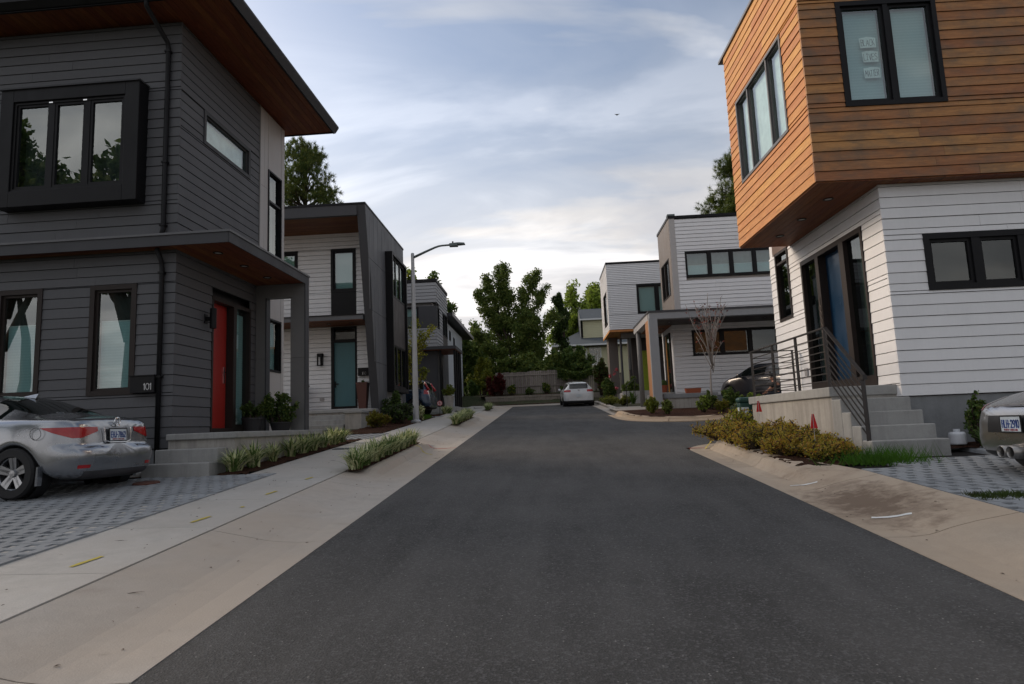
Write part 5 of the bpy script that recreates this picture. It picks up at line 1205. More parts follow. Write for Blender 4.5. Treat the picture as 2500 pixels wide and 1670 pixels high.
SED['takes'] = [('tail_lamp', TAILRED, lambda c, f_: lamp_cond(c, f_) and c.y > 0, .006), ('tail_lamp', TAILRED, lambda c, f_: lamp_cond(c, f_) and c.y < 0, .006),
  ('reflector', TAILRED, lambda c, f_: c.x < -1.9 and .352 < c.z < .395 and .50 < abs(c.y) < .66, .003),
  ('diffuser', simple('dark_grey_plastic', (.05, .05, .055), .5), lambda c, f_: c.x < -1.9 and c.z < .31 and abs(c.y) < .58, .002)]
SILV = carpaint('silver_paint', (.33, .345, .37), .9, .24)
# pose from the near rear wheel and the plate
CARL = (-6.70, 8.48)
def car_place(wx, wy, heading, S, gz):
    c, s = math.cos(heading), math.sin(heading); x, y = S['axles'][0], S['track']+.1
    return (wx-(x*c-y*s), wy-(x*s+y*c), gz)
HL = math.radians(174)
c1 = make_car('silver_saloon', SED, SILV, car_place(-6.82, 8.05, HL, SED, RZ(8.4)+.158), HL)
tag(c1, 'silver saloon car parked nose-in on the paving before the charcoal house', 'car')
pl1 = plate(c1, -2.095, 0, .775, 'EHJ-7862', -.06)
# plate recess edge, emblem, fin, trims
CHR2 = CHROME
rc = MB(); rc.tube([(-2.09, .24, .875), (-2.10, .235, .70), (-2.105, .15, .675), (-2.105, -.15, .675), (-2.10, -.235, .70), (-2.09, -.24, .875)], .007, 6).build('plate_surround', CHR2, c1)
em = MB(); em.tube([(-2.075-.004, .05*math.cos(t*PI/8), .955+.058*math.sin(t*PI/8)) for t in range(17)], .008, 6)
em.tube([(-2.08, .03, .915), (-2.075, .008, 1.0)], .007, 6); em.tube([(-2.08, -.03, .915), (-2.075, -.008, 1.0)], .007, 6); em.tube([(-2.08, .018, .945), (-2.08, -.018, .945)], .005, 6)
em.build('emblem', CHR2, c1)
MB().hexa([(-.78, -.03, 1.335), (-.55, -.012, 1.37), (-.55, .012, 1.37), (-.78, .03, 1.335)], [(-.80, -.006, 1.405), (-.74, -.005, 1.40), (-.74, .005, 1.40), (-.80, .006, 1.405)]).build('aerial_fin', SILV, c1, bevel=.006)
fc = MB().tube([(-1.66+.078*math.cos(t*PI/10), .884+.004*math.sin(t), .815+.078*math.sin(t*PI/10)) for t in range(21)], .0035, 5).build('fuel_flap_line', DARKPL, c1)
for s_ in (1, -1):
    MB().hexa([(-.95, s_*.895, .86), (-.72, s_*.895, .865), (-.72, s_*.925, .865), (-.95, s_*.925, .86)], [(-.95, s_*.895, .885), (-.72, s_*.895, .89), (-.72, s_*.92, .89), (-.95, s_*.92, .885)]).build('door_handle', SILV, c1, bevel=.006)
    MB().hexa([(-1.70, s_*.86, .16), (-1.66, s_*.86, .16), (-1.66, s_*.80, .16), (-1.70, s_*.80, .16)], [(-1.72, s_*.885, .40), (-1.70, s_*.885, .40), (-1.70, s_*.80, .40), (-1.72, s_*.80, .40)]).build('mud_flap', SILV, c1)
bx('window_sticker', PLATE, c1, -1.47, -1.42, .26, .34, 1.105, 1.108).rotation_euler = (0, 0, 0)

# silver sports car on the right
SPO = dict(xs=[-2.05, -1.92, -1.78, -1.66, -1.52, -1.38, -1.24, -1.08, -.9, -.7, -.3, 0, .3, .7, .9, 1.0, 1.12, 1.26, 1.4, 1.54, 1.68, 1.85, 2.0],
  w=[(-2.05, .74), (-1.8, .86), (-1.3, .90), (0, .84), (1.3, .87), (1.8, .78), (2.0, .62)], zb=.17, R=.345, zc=.32, axles=(-1.38, 1.26), wr_=.32, track=.79,
  zs=[(-2.05, .76), (-1.6, .83), (-.6, .84), (.8, .80), (2.0, .58)], zt=[(-2.05, .80), (-1.6, .93), (-1.1, 1.0), (-.4, 1.24), (0, 1.28), (.35, 1.23), (1.05, .86), (1.6, .76), (2.0, .66)],
  g=[(-1.5, 0), (-.6, 1), (.3, 1), (1.1, 0)], wr=[(-1, .5), (0, .52), (1, .6)], re=(.13, .86, .50, .78), fe=(.12, .8, .45, .7), shear=.30, shz=.55, sideglass=[(-.6, .7)], endglass=[(-1.2, -.5), (.35, 1.0)], spokes=5)
SPO['cuts'] = [plane_((0, 0, .46), (0, 0, 1)), plane_((0, 0, .64), (0, 0, 1)), plane_((0, .44, 0), (0, 1, 0)), plane_((0, -.44, 0), (0, 1, 0)), plane_((0, 0, .70), (0, 0, 1)), plane_((0, 0, .775), (0, 0, 1)), plane_((0, 0, .85), (0, 0, 1)), plane_((0, .60, 0), (0, 1, 0)), plane_((0, -.60, 0), (0, 1, 0)), plane_((-1.66, 0, 0), (1, 0, 0)), plane_((0, 0, .26), (0, 0, 1))]
SPO['takes'] = [('plate_recess', DARKPL, lambda c, f_: c.x < -1.9 and .46 < c.z < .64 and abs(c.y) < .44, .002), ('diffuser', DARKPL, lambda c, f_: c.x < -1.9 and c.z < .26 and abs(c.y) < .6, .002)]+[
  (nm, mt, (lambda lo, hi, sg: lambda c, f_: -2.1 < c.x < -1.66 and lo < c.z < hi and c.y*sg > .60)(lo, hi, sg), .004) for sg in (1, -1) for nm, mt, lo, hi in (('tail_lamp', TAILRED, .70, .775), ('indicator', TAILCLR, .775, .85))]
SILV2 = carpaint('silver_paint_warm', (.38, .37, .365), .85, .26)
HRr = math.radians(-2)
c2 = make_car('sports_car', SPO, SILV2, (4.90+2.13*math.cos(HRr), 7.12+2.13*math.sin(HRr), RZ(7.1)+.17), HRr)
tag(c2, 'silver sports car with twin central exhausts parked by the white wall', 'car')
plate(c2, -2.165, .02, .55, 'HLH-2910', 0)
for y in (-.075, .075):
    MB().lathe([(.058, -.07), (.066, -.07), (.066, .1), (.05, .1), (.05, -.06), (.058, -.07)], 18, axis='x').build('exhaust', simple('exhaust_steel', (.30, .29, .28), .35, .9), c2, smooth=True, loc=(-2.2, y, .265)); MB().lathe([(0, .02), (.05, .02)], 14, axis='x').build('exhaust_hole', DARKPL, c2, loc=(-2.2, y, .265))
MB().tube([(-2.0, .78, .705), (-2.06, .6, .722), (-2.09, 0, .73), (-2.06, -.6, .722), (-2.0, -.78, .705)], .005, 5).build('deck_gap', DARKPL, c2)
MB().hexa([(-1.72, -.42, .925), (-1.45, -.4, .972), (-1.45, .4, .972), (-1.72, .42, .925)], [(-1.72, -.42, .935), (-1.45, -.4, .982), (-1.45, .4, .982), (-1.72, .42, .935)]).build('engine_grille', DARKPL, c2)

# hatchbacks and estate shapes
def hatch(L=4.2, H_=1.45, W=.895, rearx=-2.0):
    k = H_/1.45
    return dict(xs=[-2.0, -1.9, -1.78, -1.64, -1.5, -1.36, -1.22, -1.08, -.98, -.6, -.5, 0, .1, .5, .75, .92, 1.02, 1.16, 1.3, 1.44, 1.58, 1.68, 1.85, 2.0],
      w=[(-2.0, .82), (-1.8, .88), (-1.3, W), (0, W), (1.4, .88), (1.85, .8), (2.0, .66)], zb=.21, R=.36, zc=.33, axles=(-1.36, 1.30), wr_=.325, track=.79,
      zs=[(-2.0, .93*k), (-1.6, .95*k), (0, .92*k), (1.3, .9*k), (2.0, .7)], zt=[(-2.0, 1.36*k), (-1.5, 1.43*k), (-.4, 1.47*k), (.3, 1.44*k), (.6, 1.38*k), (1.3, 1.0*k), (1.8, .88*k), (2.0, .78)],
      g=[(-2.0, 1), (.5, 1), (1.3, 0)], wr=[(-2, .52), (-1.2, .57), (0, .6), (.6, .58), (1.3, .7)], re=(.10, .90, .72, .86), fe=(.12, .8, .5, .75), shear=.34, shz=.72, sideglass=[(-1.75, -.6), (-.5, .1), (.1, .75)], endglass=[(.6, 1.25)], spokes=5)
def hatch_rear(S, zl, zh, yi, wz0, wz1, wy, k=1.0):
    S['cuts'] = [plane_((0, 0, z), (0, 0, 1)) for z in (zl, zh, wz0, wz1)]+[plane_((0, s_*y, 0), (0, 1, 0)) for y in (yi, wy) for s_ in (1, -1)]+[plane_((-1.80, 0, 0), (1, 0, 0))]
    S['cuts'].append(plane_((0, 0, .37), (0, 0, 1)))
    S['takes'] = [('bumper_trim', DARKPL, lambda c, f_: c.x < -1.8 and c.z < .37, .002)]+[('tail_lamp', TAILRED, (lambda sg: lambda c, f_: c.x < -1.80 and zl < c.z < zh and c.y*sg > yi)(sg), .004) for sg in (1, -1)]+[('rear_window', CARGLASS, lambda c, f_: c.x < -1.5 and wz0 < c.z < wz1 and abs(c.y) < wy, .003)]
    return S
G = hatch_rear(hatch(), .86, .99, .46, 1.04, 1.34, .52)
WHP_ = carpaint('white_car_paint', (.70, .72, .74), .0, .25)
c3 = make_car('white_hatchback', G, WHP_, (1.86, 39.3, RZ(38.6)+.0), math.radians(92), SLOPE)
tag(c3, 'white hatchback parked facing away at the end of the street', 'car')
plate(c3, -2.10, 0, .66, 'EHJ-7862', 0, frame=False).name = 'number_plate'
for ch in list(c3.children):
    if ch.name.startswith('number_plate'):
        for q in list(ch.children): bpy.data.objects.remove(q)
MB().tube([(-1.99, .05*math.cos(t*PI/8), .93+.05*math.sin(t*PI/8)) for t in range(17)], .007, 5).build('emblem', CHROME, c3)
e2 = MB(); e2.tube([(-1.995, .028, .965), (-2.0, .014, .895), (-1.995, 0, .935), (-2.0, -.014, .895), (-1.995, -.028, .965)], .005, 5).build('emblem', CHROME, c3)
for s_ in (1, -1): MB().hexa([(.62, s_*.88, .93), (.74, s_*.88, .93), (.74, s_*1.02, .95), (.62, s_*1.02, .95)], [(.62, s_*.88, 1.04), (.74, s_*.88, 1.04), (.72, s_*1.02, 1.05), (.62, s_*1.02, 1.05)]).build('door_mirror', WHP_, c3, bevel=.02)
MB().tube([(-1.1, 0, 1.44), (-1.25, 0, 1.53)], .008, 5).build('aerial', DARKPL, c3)
D2 = hatch_rear(hatch(H_=1.52, W=.85), .80, 1.06, .56, 1.06, 1.38, .5)
DGREY = carpaint('graphite_paint', (.035, .037, .046), .5, .3)
hh = math.radians(118)
c4 = make_car('grey_hatchback', D2, DGREY, (8.62, 25.4, RZ(25.4)+.25), hh, SLOPE*.9)
tag(c4, 'dark grey hatchback beside the white wall behind the porch railing', 'car')
for s_ in (1, -1): MB().hexa([(.62, s_*.84, .98), (.74, s_*.84, .98), (.74, s_*1.02, 1.0), (.62, s_*1.02, 1.0)], [(.62, s_*.84, 1.1), (.74, s_*.84, 1.1), (.72, s_*1.02, 1.11), (.62, s_*1.02, 1.11)]).build('door_mirror', DGREY, c4, bevel=.02)
SU = hatch_rear(hatch(H_=1.66, W=.93), .92, 1.12, .55, 1.12, 1.5, .55); SU['zb'] = .27; SU['R'] = .40; SU['zc'] = .36; SU['wr_'] = .36
NAVY = carpaint('navy_paint', (.012, .035, .075), .5, .25)
c5 = make_car('blue_estate_car', SU, NAVY, (-7.1, 29.6, RZ(29.6)+.15), math.radians(176))
tag(c5, 'dark blue sport utility car parked between the slate and grey houses', 'car')
for s_ in (1, -1): MB().tube([(-1.98, s_*.62, 1.12), (-1.86, s_*.60, 1.3), (-1.78, s_*.57, 1.48)], [.06, .05, .035], 8).build('tail_lamp', TAILRED, c5, smooth=True)
for s_ in (1, -1): MB().tube([(.5, s_*.845, 1.08), (-1.3, s_*.83, 1.1), (-1.62, s_*.78, 1.2), (-1.5, s_*.69, 1.42)], .014, 6).build('window_trim', CHROME, c5)
c6 = make_car('beige_saloon', dict(SED, cuts=[], takes=[]), carpaint('beige_paint', (.50, .49, .45), .4, .3), (-8.0, 50.5, terr(0, 50.5)+.02), math.radians(-8))
tag(c6, 'small pale beige saloon far off behind the red-leaved tree', 'car')

# ------------------------------------------------------------------ plants
def leaf_quad(mb, p, s, rr, mi=0, up=.3, ratio=.55):
    d = Vector((rr.gauss(0, 1), rr.gauss(0, 1), rr.gauss(0, 1)+up)).normalized(); a = d.orthogonal().normalized(); a.rotate(Matrix.Rotation(rr.uniform(0, 2*PI), 3, d)); b = d.cross(a)
    a = a*s; b = b*s*ratio; n = len(mb.v)
    mb.v += [tuple(p-a), tuple(p+b-d*s*.12), tuple(p+a), tuple(p-b-d*s*.12)]; mb.f.append((n, n+1, n+2, n+3)); mb.mi.append(mi)
def branch_pts(p0, p1, rr, bend=.12, n=5):
    p0 = Vector(p0); p1 = Vector(p1); L_ = (p1-p0).length; out = []
    off = Vector((rr.uniform(-1, 1), rr.uniform(-1, 1), rr.uniform(-.2, .6)))*L_*bend
    for i in range(n+1):
        t = i/n; out.append(p0.lerp(p1, t)+off*math.sin(PI*t)+Vector((rr.uniform(-1, 1), rr.uniform(-1, 1), 0))*L_*.015)
    return out
def tree(name, label, loc, limbs, leafm, n_leaf, leaf=.1, spread=.5, trunk_r=.18, bark=None, seed=1, group=None, twig=6, sub=5, cat='tree', ratio=.6):
    """limbs: list of polylines (start, end, reach) relative to loc; leaves sit round sub-branches of each limb"""
    rr = random.Random(seed); root = empty(name, loc); tag(root, label, cat, group)
    wd_ = MB(); lf = MB(); sprays = []
    for (a, b, r0, reach) in limbs:
        P = branch_pts(a, b, rr, .08); m = len(P); wd_.tube(P, [r0*(1-.85*i/(m-1))+.006 for i in range(m)], 7)
        if reach <= 0: continue
        for k in range(sub):
            t = rr.uniform(.22, 1.0); i = min(int(t*(m-1)), m-2); q = P[i].lerp(P[i+1], t*(m-1)-i)
            d = Vector((rr.gauss(0, 1), rr.gauss(0, 1), rr.gauss(.35, .6))).normalized(); ax = (Vector(b)-Vector(a)).normalized()
            d = (d+ax*.6).normalized(); e = q+d*reach*rr.uniform(.45, 1.0)*(1.15-.6*t)
            Q = branch_pts(q, e, rr, .1, 3); wd_.tube(Q, [r0*.28*(1-.8*j/3)+.004 for j in range(4)], 5, caps=False); sprays.append((Q, 1.0))
        sprays.append((P[m//2:], 1.3))
    tot = sum(w*sum((Vector(Q[i+1])-Vector(Q[i])).length for i in range(len(Q)-1)) for Q, w in sprays) or 1
    for Q, w in sprays:
        L_ = sum((Q[i+1]-Q[i]).length for i in range(len(Q)-1)); n = int(n_leaf*w*L_/tot)
        for _ in range(n):
            t = rr.random()**.8*(len(Q)-1); i = min(int(t), len(Q)-2); p = Q[i].lerp(Q[i+1], t-i)
            d = Vector((rr.gauss(0, 1), rr.gauss(0, 1), rr.gauss(0, .8))); p = p+d.normalized()*spread*rr.random()**.6*(1.05-.55*t/(len(Q)-1))
            leaf_quad(lf, p, leaf*rr.uniform(.6, 1.25), rr, rr.choice((0, 0, 1)), ratio=ratio)
    wd_.build('trunk', bark or BARK, root, smooth=True); ms = leafm if isinstance(leafm, list) else [leafm, leafm]
    lf.build('crown', ms, root); return root
G1 = leafmat('leaf_mid', (.12, .165, .035), (.19, .24, .055)); G2 = leafmat('leaf_dark', (.06, .11, .025), (.09, .15, .035)); G3 = leafmat('leaf_bright', (.22, .31, .04), (.30, .40, .06)); G4 = leafmat('leaf_yellow', (.26, .27, .03), (.17, .20, .025))
GP = leafmat('pine_needles', (.06, .11, .03), (.13, .18, .04), (.26, .22, .04), trans=.3); GR_ = leafmat('leaf_red', (.07, .012, .014), (.13, .025, .02)); GC = leafmat('cypress', (.022, .045, .013), (.04, .07, .017), trans=.2)
gy = lambda y: RZ(y)+.85
# big multi-stemmed tree behind the fence
LM = [((0, 0, 0), (0, 0, 3.0), .30, 0)]
for a, b in [((0, 0, 2.2), (-2.9, -.2, 8.2)), ((-.5, 0, 3.2), (-2.3, .3, 9.3)), ((-.3, 0, 3.4), (-1.2, .2, 10.2)), ((-.3, 0, 3.0), (-.7, -.4, 10.0)), ((.1, 0, 3), (.55, .2, 8.2)), ((.2, 0, 3.2), (1.7, .1, 9.5)), ((.3, 0, 3), (2.2, -.2, 8.0)), ((.1, 0, 2), (2.9, .3, 6.2)), ((0, 0, 1.8), (-3.2, .3, 5.0)), ((0, .2, 2), (-1.7, 1.0, 6.5)), ((0, .2, 2.4), (1.2, -.8, 5.8)), ((0, -.2, 1.5), (-2.3, -.8, 3.6)), ((0, -.2, 1.5), (1.8, -.8, 3.4)), ((0, 0, 2), (.2, -.9, 5.2))]: LM.append((a, b, .11, 1.25))
tree('broadleaf_tree', 'tall open green tree with upswept branches behind the plank fence', (-1.9, 49, gy(49)-.1), LM, [G1, G2], 60000, .088, .62, seed=3, sub=15)
# ivy-clad dark column
LC = [((0, 0, 0), (0, 0, 8.0), .16, .55)]+[((0, 0, z), (.5*math.cos(z*2.3), .5*math.sin(z*2.3), z+.9), .03, .6) for z in [x*.45 for x in range(1, 16)]]
tree('evergreen_tree', 'dark narrow ivy-clad evergreen right of the tall green tree', (1.55, 51, gy(51)), LC, [GC, G2], 13000, .10, .42, seed=5, sub=4)
def round_limbs(h, r, n, z0, rr, r0=.1, reach=1.2):
    L_ = [((0, 0, 0), (0, 0, z0+.3), r0*2, 0)]
    for i in range(n):
        a = 2*PI*i/n+rr.uniform(-.3, .3); el = rr.uniform(.15, 1.0); q = r*math.cos(el*PI/2*.9)
        L_.append(((0, 0, z0*rr.uniform(.6, 1)), (q*math.cos(a), q*math.sin(a), z0+(h-z0)*el), r0, reach))
    L_.append(((0, 0, z0), (0, 0, h), r0, reach)); return L_
rr = random.Random(21)
tree('bright_tree', 'light green tree rising between the dark evergreen and yellow cottage', (3.1, 64, gy(64)), round_limbs(11.0, 2.6, 13, 5.0, rr, .12, 1.7), [G3, G1], 14000, .15, .9, seed=8, sub=6)
tree('bright_tree', 'light green tree behind the dormer of the yellow cottage', (6.0, 69, gy(69)), round_limbs(12.0, 3.0, 13, 6, rr, .12, 1.8), [G3, G1], 14000, .16, 1.0, seed=9, sub=6)
tree('shade_tree', 'dark leafy tree behind the tall green tree on the left', (-5.8, 55, gy(55)), round_limbs(6.2, 2.6, 12, 1.8, rr, .1, 1.5), [G1, G2], 9000, .15, .8, seed=10, sub=6)
tree('shade_tree', 'leafy tree beyond the low roof of the grey house', (-9.0, 53, gy(53)), round_limbs(8.4, 2.6, 12, 3, rr, .1, 1.5), [G1, G3], 8000, .15, .8, seed=12, sub=6)
tree('shade_tree', 'dark tree peeking over the grey house roof', (-7.9, 48, gy(48)), round_limbs(9.6, 1.5, 9, 4, rr, .09, 1.2), [G2, G1], 5000, .14, .7, seed=13, sub=5)
tree('shade_tree', 'small leafy treetop showing above the parapet of the grey house', (-9.2, 44, gy(44)), round_limbs(9.0, 1.3, 9, 4.5, rr, .09, 1.0), [G3, G4], 3500, .14, .6, seed=14, sub=5)
def bush(name, label, loc, rx, ry, h, mats, n, leaf, seed, cat='shrub', group=None, stems=10, ratio=.6, spread=.16):
    rr = random.Random(seed); L_ = []
    for i in range(stems):
        a = rr.uniform(0, 2*PI); q = rr.random()**.5; L_.append(((rx*.15*math.cos(a), ry*.15*math.sin(a), 0), (rx*q*math.cos(a)*.8, ry*q*math.sin(a)*.8, h*(1-.45*q*q)*rr.uniform(.75, 1.0)), .012+.012*h, max(rx, ry)*.42))
    return tree(name, label, loc, L_, mats, n, leaf, spread, seed=seed, sub=6, cat=cat, group=group, ratio=ratio)
bush('evergreen_shrub', 'broad dark green shrub in front of the yellow cottage window', (2.35, 47.2, gy(47)), 2.0, 1.2, 3.7, [G2, G1], 9000, .11, 31, stems=16, spread=.4)
bush('weeping_shrub', 'yellow-green weeping shrub left of the fence', (-4.4, 46.0, gy(46)-.1), 1.2, 1.0, 3.0, [G4, G1], 5000, .10, 32, stems=12, spread=.35)
bush('evergreen_shrub', 'tall dark shrub filling the gap behind the weeping shrub', (-5.9, 48.5, gy(48)), 1.5, 1.2, 4.6, [G2, G1], 7000, .12, 33, stems=14, spread=.45)
bush('evergreen_shrub', 'mid green shrub behind the fence under the tall tree', (-1.6, 46.3, gy(46)), 2.4, 1.0, 3.3, [G1, G2], 9000, .12, 34, stems=16, spread=.45)
bush('evergreen_shrub', 'shrub behind the fence beside the ivy-clad evergreen', (.6, 46.8, gy(46)), 1.5, 1.0, 3.4, [G1, G2], 6000, .12, 35, stems=14, spread=.45)
bush('red_maple', 'small dark red-leaved maple at the left end of the fence', (-3.25, 43.7, RZ(43)+.6), .8, .7, 1.9, [GR_, GR_], 3600, .075, 36, 'tree', stems=12, spread=.25)
bush('evergreen_shrub', 'low dark shrub beside the pale blue wall', (-5.0, 45.0, RZ(45)+.7), .7, .7, 1.3, [G2, G2], 2500, .09, 37, spread=.25)
# vine over the fence
vn = MB(); rr = random.Random(40)
for _ in range(5200):
    x = rr.uniform(.9, 4.6); t = rr.random(); z = 4.72+.35*math.sin(x*2.1)*.5-rr.random()**2*.55*(1 if x < 1.6 or x > 3.8 else .6)+.22*rr.random()
    leaf_quad(vn, Vector((x, 44.1-rr.random()*.35, z)), .075*rr.uniform(.6, 1.3), rr, rr.choice((0, 0, 1)))
vo = vn.build('vine', [G2, G1]); tag(vo, 'dense green vine hanging over the right half of the plank fence', 'vine')
bush('berry_shrub', 'reddish-green shrub at the right end of the fence', (3.75, 42.9, RZ(42.9)+.5), .65, .5, 2.5, [leafmat('leaf_rust', (.10, .045, .02), (.05, .06, .015)), G2], 3800, .07, 41, spread=.25)
bush('rose_bush', 'green rose bush with pink flowers beside the porch wall', (3.6, 37.6, RZ(37)+.15), .62, .55, 1.45, [G2, G1], 3000, .07, 42, spread=.2)
PINK = simple('pink_petal', (.45, .07, .09), .6)
for i, (x, y, z) in enumerate(((3.95, 36.9, 4.05), (4.1, 36.9, 4.25), (4.0, 36.8, 3.2), (3.7, 37.0, 3.9))):
    fl = MB(); rr = random.Random(i)
    for _ in range(14): leaf_quad(fl, Vector((rr.gauss(0, .04), rr.gauss(0, .04), rr.gauss(0, .04))), .06, rr, ratio=.9)
    o = fl.build('rose_bloom', PINK, loc=(x, y, z)); tag(o, ('lower left pink bloom of the upper pair on the rose bush', 'topmost pink bloom against the brown wall', 'lowest pink bloom beside the porch wall', 'pink bloom farthest left on the rose bush')[i], 'flower', 'pink rose blooms')
# pines
def pine(name, label, loc, clusters, seed, n=26, s=.34):
    rr = random.Random(seed); root = empty(name, loc); tag(root, label, 'tree'); wd_ = MB(); lf = MB()
    top = max(c[2] for c in clusters); wd_.tube([(0, 0, 0), (.1, 0, top*.5), (0, .1, top*.98)], [.32, .24, .05], 9)
    for (cx, cy, cz, cr) in clusters:
        wd_.tube(branch_pts((0, 0, max(cz-1.2, 1)), (cx, cy, cz), rr, .06, 3), [.09, .06, .045, .02], 6)
        for _ in range(int(60*cr*cr)):
            d = Vector((rr.gauss(0, 1), rr.gauss(0, 1), rr.gauss(0, .75))).normalized(); c = Vector((cx, cy, cz))+Vector((d.x*cr, d.y*cr, d.z*cr*.75))*rr.random()**.4
            ax = (d+Vector((0, 0, .5))).normalized()
            for _k in range(n):
                q = (ax*.8+Vector((rr.gauss(0, .7), rr.gauss(0, .7), rr.gauss(0, .7)))).normalized(); w = q.orthogonal().normalized()*s*.05; e = c+q*s*rr.uniform(.7, 1.1); m_ = len(lf.v)
                lf.v += [tuple(c-w), tuple(c+w), tuple(e)]; lf.f.append((m_, m_+1, m_+2)); lf.mi.append(0)
    wd_.build('trunk', BARK, root, smooth=True); lf.build('crown', GP, root); return root
rr = random.Random(50)
cl = []
for i in range(90):
    t = rr.random(); z = 8.0+9.6*t; q = (2.9*(1-t)**.7+.55); a = rr.uniform(0, 2*PI); cl.append((q*math.cos(a)*rr.uniform(.5, 1), q*math.sin(a)*rr.uniform(.5, 1), z, rr.uniform(.55, .95)))
pine('pine_tree', 'tall pine rising behind the slate house roof', (-15.2, 40.5, RZ(40)+.1), cl, 51, 24)
cl = []
for i in range(130):
    t = rr.random(); z = 8.5+10.5*t; q = (4.4*(1-t)**.7+.7); a = rr.uniform(0, 2*PI); cl.append((q*math.cos(a)*rr.uniform(.5, 1), q*math.sin(a)*rr.uniform(.5, 1), z, rr.uniform(.7, 1.15)))
pine('pine_tree', 'tall pine showing between the cedar box and white house roof', (16.6, 50, RZ(50)+.2), cl, 52, 20, .42)
# trees behind the camera that the windows mirror
tree('shade_tree', 'tall tree across the street, mirrored in the bay window', (-25, -14, -.4), round_limbs(19.0, 4.6, 16, 11.5, rr, .22, 2.4), [G2, G1], 7000, .26, 1.2, seed=61, sub=6)
tree('shade_tree', 'second tall tree across the street, mirrored in the bay window beside the first', (-32, -13, -.4), round_limbs(20.5, 4.8, 16, 12, rr, .22, 2.4), [G2, G1], 7000, .26, 1.2, seed=62, sub=6)
# far wood closing the view behind the gardens
fw = MB(); rr = random.Random(66)
for _ in range(26000):
    x = rr.uniform(-60, 60); k_ = .5+.5*math.sin(x*.35)+.4*math.sin(x*.93+1); z = rr.random()**.8*(4.2+1.3*k_); leaf_quad(fw, Vector((x, 82+rr.uniform(-3, 3), terr(0, 82)+z)), .42*rr.uniform(.6, 1.3), rr, rr.choice((0, 1)))
tag(fw.build('far_wood', [G2, G1]), 'dark belt of distant trees closing the view', 'trees', kind='stuff')
# young yellow-green tree by the grey house
LY = [((0, 0, 0), (.05, 0, 1.4), .05, 0)]+[((0, 0, 1.0+.2*i), (rr.uniform(-.75, .75), rr.uniform(-.6, .6), 2.0+.33*i), .025, .75) for i in range(8)]
tree('young_tree', 'slender young tree with yellow-green leaves beside the street lamp', (-5.75, 28.6, RZ(28.6)+.15), LY, [leafmat('leaf_lime', (.26, .24, .02), (.15, .18, .02)), G4], 2300, .055, .26, seed=71, sub=6)
# young near-leafless tree in the island
LB = [((0, 0, 0), (0, 0, 1.75), .045, 0), ((0, 0, 1.6), (.05, 0, 4.3), .028, 0)]
tips = []
for i in range(20):
    a = i*2.4; z0 = 1.35+.075*i; ln = 1.0+.7*math.sin(PI*min(i/16, 1)); LB.append(((0, 0, z0), (.62*math.cos(a)*ln*.75, .62*math.sin(a)*ln*.75, z0+ln*1.15), .011, .40))
tree('bare_tree', 'young grey-barked tree with few red leaves in the corner bed', (6.15, 24.0, RZ(24)+.15), LB, [leafmat('leaf_autumn', (.28, .05, .03), (.20, .06, .04)), GR_], 210, .045, .14, bark=BARKP, seed=72, sub=4)
# grass-like clumps
LIR1 = leafmat('blade_green', (.09, .16, .04), (.13, .21, .06), trans=.25, scale=3); LIR2 = leafmat('blade_cream', (.52, .55, .26), (.64, .65, .40), trans=.25, scale=3)
def clump_mesh(seed, n=140, h=.44, r=.50, w=.014, mats=(LIR1, LIR2), cream=.5):
    rr = random.Random(seed); mb = MB()
    for _ in range(n):
        a = rr.uniform(0, 2*PI); L_ = h*rr.uniform(.7, 1.25); out = rr.uniform(.25, 1.0)*r; bx_, by_ = rr.gauss(0, .035), rr.gauss(0, .035); mi = 1 if rr.random() < cream else 0
        ca, sa = math.cos(a), math.sin(a); n0 = len(mb.v); ww = w*rr.uniform(.7, 1.2); seg_ = 5
        for i in range(seg_+1):
            t = i/seg_; d = out*t**1.5; z = L_*(t-.55*t**2.6*(out/r)); k = ww*(1-t**2.2)+.0012
            mb.v += [(bx_+ca*d-sa*k, by_+sa*d+ca*k, z), (bx_+ca*d+sa*k, by_+sa*d-ca*k, z)]
        for i in range(seg_): q = n0+2*i; mb.f.append((q, q+1, q+3, q+2)); mb.mi.append(mi)
    me = bpy.data.meshes.new('clump'); me.from_pydata(mb.v, [], mb.f)
    for m_ in mats: me.materials.append(m_)
    me.polygons.foreach_set('material_index', mb.mi); me.update(); return me
CM = [clump_mesh(i) for i in range(4)]
def clump(x, y, z, s, label, group, name='grass_clump', meshes=None, cat='plant'):
    o = bpy.data.objects.new(name, R_.choice(meshes or CM)); COL.objects.link(o); o.location = (x, y, z); o.rotation_euler = (0, 0, R_.uniform(0, 6.28)); o.scale = (s, s, s*R_.uniform(.9, 1.1)); tag(o, label, cat, group); return o
def ordn(i): return ['first', 'second', 'third', 'fourth', 'fifth', 'sixth', 'seventh', 'eighth', 'ninth', 'tenth', 'eleventh', 'twelfth'][i]
for i, (x, y) in enumerate([(-5.02, 10.35), (-4.98, 10.9), (-5.0, 11.75), (-4.96, 12.5), (-4.95, 13.1), (-4.94, 13.65), (-4.95, 14.35), (-4.93, 14.95), (-4.92, 15.55)]):
    clump(x, y, RZ(y)+.16, 1.0 if i != 2 else .85, '%s striped grass clump along the porch wall, counted from the steps' % ordn(i), 'striped grass clumps along the porch')
for i, (x, y) in enumerate([(-3.0, 10.15), (-3.0, 10.65), (-2.97, 11.2), (-3.02, 11.7), (-2.98, 12.2), (-3.0, 12.75), (-2.98, 13.3), (-3.0, 13.8), (-2.98, 14.35)]):
    clump(x, y, RZ(y)+.15, .92, '%s striped grass clump in the nearest kerb bed, counted from the front' % ordn(i), 'striped grass clumps in the kerb beds')
